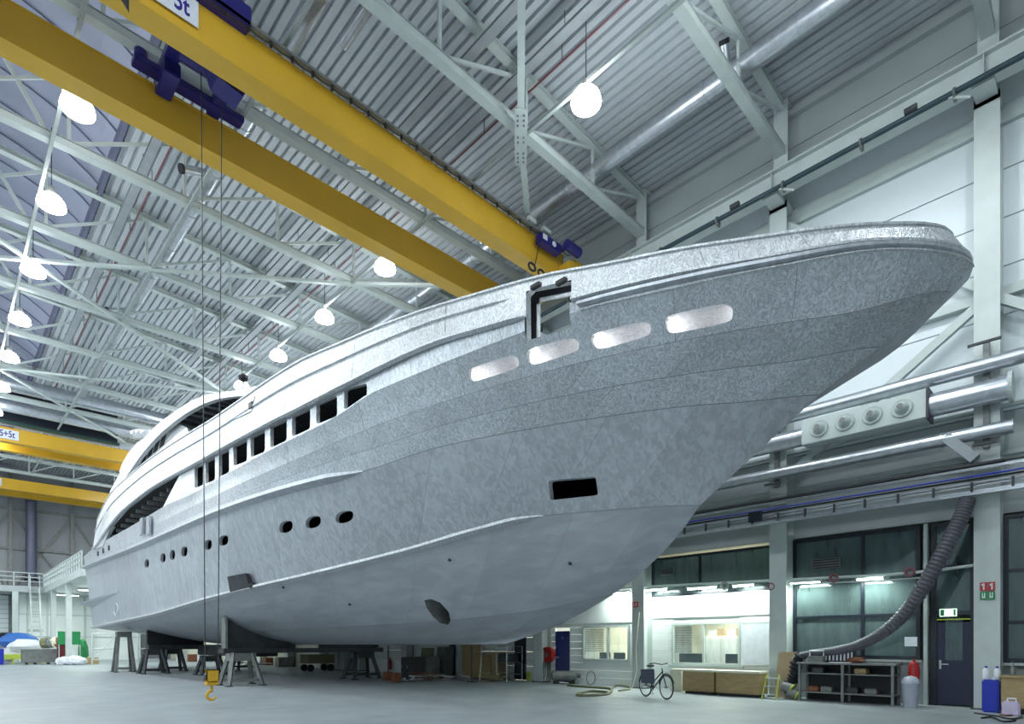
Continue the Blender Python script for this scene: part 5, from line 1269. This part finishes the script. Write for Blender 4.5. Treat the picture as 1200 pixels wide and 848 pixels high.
# loose piles on floor
def heap(px, py, lab, mats, n, L, cat='scrap'):
    p = flo(px, py); rnd = random.Random(px); r = empty('scrap_heap', p, lab, cat)
    for i in range(n):
        a_ = rnd.uniform(0, PI); f = Vector((math.cos(a_), math.sin(a_), 0))*rnd.uniform(.3, 1)*L/2; c_ = p+Vector((rnd.uniform(-L/2, L/2)*.6, rnd.uniform(-L/2, L/2)*.6, .04+.035*i))
        MB().bar(c_-f, c_+f+Vector((0,0,rnd.uniform(0,.08))), .09, .05).build('offcut', M[mats[i % len(mats)]], r)
heap(575, 798, 'heap of olive hoses and timber offcuts under the bow bottom', ['olive','plywood','olive'], 9, 1.4)
heap(497, 797, 'red and grey scrap strips on the floor before the grey cabinet', ['rust','steel','greysteel'], 7, 1.3)
heap(515, 796, 'scattered pale metal strips left of the blue door', ['steel','rust','greysteel'], 6, 1.2)
heap(540, 797, 'small heap of grey plates beside the dark prop', ['greysteel','steel'], 5, .9)
heap(478, 799, 'dark offcuts by the two rusty blocks', ['darksteel','steel'], 5, .9)
heap(300, 781, 'dim heap of red and grey parts beneath the hull', ['rust','darksteel','steel'], 7, 1.8)
for x, y, lab in ((454,797,'left rusty steel block on the floor under the keel'), (464,799.5,'right rusty steel block on the floor under the keel')):
    p = flo(x, y); tag(MB().box(p+Vector((-.14,-.14,0)), p+Vector((.14,.14,.38))).build('steel_block', M['rust'], bevel=.01), lab, 'block')
p = onX(457, 778, 17.6); r = empty('wall_extinguisher', p, 'red extinguisher hanging on the wall seen below the keel', 'extinguisher'); MB().lathe(p-Vector((0,0,.3)), [(.02,0),(.1,.02),(.1,.5),(.03,.6)], 12).build('cylinder', M['red'], r, smooth=True); MB().box(p+Vector((-.02,-.06,.3)), p+Vector((.02,.06,.36))).build('valve', M['black'], r)
# ================================================= FAR LEFT CORNER
GX = 7.0
r = empty('gallery', (GX, 57, 6.2), 'pale steel gallery walkway behind the stern with railing and stairs', 'gallery')
MB().box((GX, 47.5, 6.0), (GX+4.5, 65.4, 6.5)).build('deck', M['white'], r); MB().box((-6, 65.4, 6.0), (GX+4.5, 69.6, 6.5)).build('deck', M['panel_g'], r)
for i in range(19):
    y = 47.6+i*.98; MB().box((GX+.02, y-.04, 6.5), (GX+.1, y+.04, 7.65)).build('railing_post', M['white'], r)
for z in (6.95, 7.3, 7.62): MB().box((GX+.02, 47.5, z), (GX+.1, 65.4, z+.06)).build('railing_bar', M['white'], r)
for i in range(13): x = -5+i*1.0; MB().box((x-.04, 65.42, 6.5), (x+.04, 65.5, 7.65)).build('railing_post', M['white'], r)
for z in (6.9, 7.25, 7.62): MB().box((-6, 65.42, z), (GX, 65.5, z+.06)).build('railing_bar', M['white'], r)
for y in (54.4, 62.0): MB().box((GX+.1, y-.2, 0), (GX+.45, y+.2, 6.0)).build('support_post', M['steel'], r)
MB().box((4.9, 65.4, 0), (5.3, 65.8, 6)).build('support_post', M['white'], r)
st = empty('steel_stair', (4.2, 64.5, 0), 'steep pale steel stair ladder climbing to the gallery', 'stairs')
sx0 = onY(36, 700, 64.6).x; sx1 = onY(47, 700, 64.6).x
for x in (sx0, sx1): MB().bar((x, 63.2, 0), (x, 65.3, 6.4), .08, .2).build('stringer', M['white'], st); MB().bar((x, 63.0, 1.0), (x, 65.1, 7.4), .05, .05).build('handrail', M['white'], st)
for i in range(14): t_ = (i+1)/15; MB().box((sx0, 63.2+2.1*t_-.1, 6.4*t_), (sx1, 63.2+2.1*t_+.12, 6.4*t_+.05)).build('tread', M['white'], st)
MB().box((sx0-.2, 64.4, 2.6), (sx1+.2, 64.7, 2.8)).build('landing', M['white'], st)
# lit workshop beneath gallery
o = MB().box((5.6, 68.6, 0), (15, 68.8, 6.0)).build('wall_workshop_back', M['office']); tag(o, kind='structure')
for x in (6.2, 7.6, 9.0, 10.4): MB().box((x-.06, 68.5, 0), (x+.06, 68.6, 6)).build('workshop_post', M['steel'], o)
for z in (2.2, 4.2): MB().box((5.6, 68.52, z), (15, 68.6, z+.08)).build('workshop_rail', M['steel'], o)
for i, (x, y) in enumerate(((8.5, 64), (9, 57), (9, 51))):
    rr = empty('gallery_lamp', (x, y, 5.6), ['tube lamp under the far gallery, deepest', 'tube lamp under the middle of the gallery', 'tube lamp under the near end of the gallery'][i], 'lamp')
    MB().box((x-.8, y-.08, 5.8), (x+.8, y+.08, 5.95)).build('fitting', M['white'], rr); MB().box((x-.75, y-.05, 5.76), (x+.75, y+.05, 5.8)).build('tube_glass', M['tubelight'], rr)
    ld = bpy.data.lights.new('gallery_light', 'AREA'); ld.size = 1.6; ld.energy = 170; ld.color = (.85,1,.93); lo = bpy.data.objects.new('gallery_light', ld); lo.location = (x, y, 5.7); col.objects.link(lo)
# roller door and dark low windows
r = empty('door_5', (1.5, Y1-.1, 0), kind='structure')
for i in range(8): MB().box((-3, Y1-.16, 2.6+i*.42), (onY(30, 700, Y1-.16).x, Y1-.1, 2.98+i*.42)).build('shutter_slat', M['panel'], r)
for i in range(3): x = onY(11-14*i, 700, Y1).x; MB().box((x-1.05, Y1-.14, 1.8), (x-.05, Y1-.1, 2.5)).build('low_pane', M['frame'], r)
# downpipe on far wall
x = onY(36, 620, Y1-.6).x; r = empty('drain_pipe', (x, Y1-.95, 7), 'thick dark vertical pipe on the far wall behind the gallery', 'pipe'); MB().cyl((x, Y1-.95, 7.4), (x, Y1-.95, 15), .42, 18).build('pipe_run', mat('dark_duct', (.10,.11,.16), .4, .3), r, smooth=True); MB().cyl((x, Y1-.95, 7.2), (x, Y1-.95, 7.45), .5, 18).build('pipe_collar', M['black'], r)
# goods in the far corner
def at(px, py=776.5): return flo(px, py)
p = at(22, 777); r = empty('covered_boat', p, 'goods under a bright blue tarpaulin in the far left corner', 'tarpaulin')
MB().blob(p+Vector((0,0,1.75)), (1.3,1.0,.7), .12, 12, 6, 5).build('blue_tarpaulin', M['tarp'], r, smooth=True); MB().blob(p+Vector((.4,-.8,1.35)), (1.3,.8,.6), .15, 10, 6, 9).build('white_tarpaulin', M['plastic_w'], r, smooth=True)
MB().box(p+Vector((-1.9,-1.2,.5)), p+Vector((1.6,.6,1.2))).build('load_base', M['plastic_w'], r, bevel=.05)
m = MB(); m.box(p+Vector((-1.5,-1.3,.35)), p+Vector((1.4,-1.1,.75)))
for dx in (-1.4,-.5,.4,1.3): m.box(p+Vector((dx,-1.3,0)), p+Vector((dx+.12,-1.1,.4)))
m.build('yellow_frame', M['lime'], r)
p = at(0, 778.5); tag(MB().box(p+Vector((-.6,-.4,0)), p+Vector((.2,.4,1.2))).build('blue_container', M['plastic_b'], bevel=.03), 'bright blue container cut by the left edge', 'container')
p = at(48, 778); r = empty('steel_skip', p, 'large dark grey steel skip in the far left corner', 'skip')
MB().box(p+Vector((-1.15,-.6,.15)), p+Vector((1.15,.6,1.15))).build('skip_body', M['greysteel'], r, bevel=.02); MB().box(p+Vector((-1.2,-.65,1.15)), p+Vector((1.2,.65,1.22))).build('rim', M['steel'], r)
for dx in (-.9,-.4,.4,.9): MB().box(p+Vector((dx,-.6,0)), p+Vector((dx+.08,.6,.15))).build('foot', M['black'], r)
for x, z, mt, lab in ((53,1.25,'olive','olive sack on the grey skip, left one'), (59,1.3,'greysteel','grey bundle on the grey skip'), (65,1.35,'cream','beige sack between skip and green panel'), (70,1.3,'rust','rusty red drum on its side beside the beige sack')):
    p = at(x, 777.5); tag(MB().blob(p+Vector((0,0,z+.35)), (.36,.4,.42), .2, seed=x).build('goods_sack', M[mt]), lab, 'sack')
p = at(73, 778); tag(MB().box(p+Vector((-.3,-.3,0)), p+Vector((.4,.3,1.55))).build('red_cabinet', mat('dark_red', (.12,.01,.012), .5), bevel=.02), 'dark red cabinet behind the white bags', 'cabinet')
p = at(82, 778); r = empty('green_screen', p, 'green welding screen panel standing left of the stern', 'screen')
MB().box(p+Vector((-.75,-.03,1.5)), p+Vector((.65,.03,2.5))).build('panel', M['green'], r)
for dx in (-.7,.6): MB().box(p+Vector((dx,-.03,0)), p+Vector((dx+.06,.03,1.5))).build('leg', M['steel'], r)
p = at(97, 777.5); tag(MB().blob(p+Vector((0,0,1.0)), (.35,.35,1.0), .15, seed=11).build('green_bundle', M['green']), 'dark green upright bundle right of the green panel', 'bundle')
for i, (x, s) in enumerate(((70,.28),(75,.32),(80,.3),(86,.36),(92,.34),(97,.28))):
    p = at(x, 779); tag(MB().blob(p+Vector((0,0,s)), (s,s,s), .2, seed=30+i).build('rubbish_bag', M['plastic_w'] if i % 3 else M['paper']), '%s crumpled white bag from the left on the floor left of the stern' % ord_[i], 'bag', 'white bags by the stern')
p = at(104, 778); tag(MB().box(p+Vector((-.4,-.3,0)), p+Vector((.6,.4,.5))).build('plywood_box', M['plywood'], bevel=.01), 'low pale plywood box under the stern corner', 'box')
# scaffold towers seen under the stern
for x, lab in ((108,'light grey scaffold frame below the stern corner'), (162,'dark scaffold frame between the stern trestles')):
    p = flo(x, 779); r = empty('scaffold_tower', p, lab, 'scaffold')
    for dx in (0, 1.6): MB().cyl(p+Vector((dx,0,0)), p+Vector((dx,0,2.4)), .05, 8).build('post', M['steel'], r)
    for z in (.4, 1.2, 2.3): MB().cyl(p+Vector((0,0,z)), p+Vector((1.6,0,z)), .04, 8).build('rung', M['steel'], r)
    MB().cyl(p+Vector((0,0,.4)), p+Vector((1.6,0,2.3)), .03, 8).build('diagonal', M['steel'], r)
for i, (x, y, mt) in enumerate(((215,775,'steel'),(228,775,'rust'),(240,776,'steel'),(318,779,'rust'),(333,781,'greysteel'))):
    p = flo(x, y); tag(MB().box(p+Vector((-.5,-.3,0)), p+Vector((.5,.3,.55+.1*(i % 3)))).build('parts_crate', M[mt], bevel=.02), 'dim %s parts crate in the shade beneath the hull, %s from the left' % (('red' if mt == 'rust' else 'grey'), ord_[i]), 'crate')
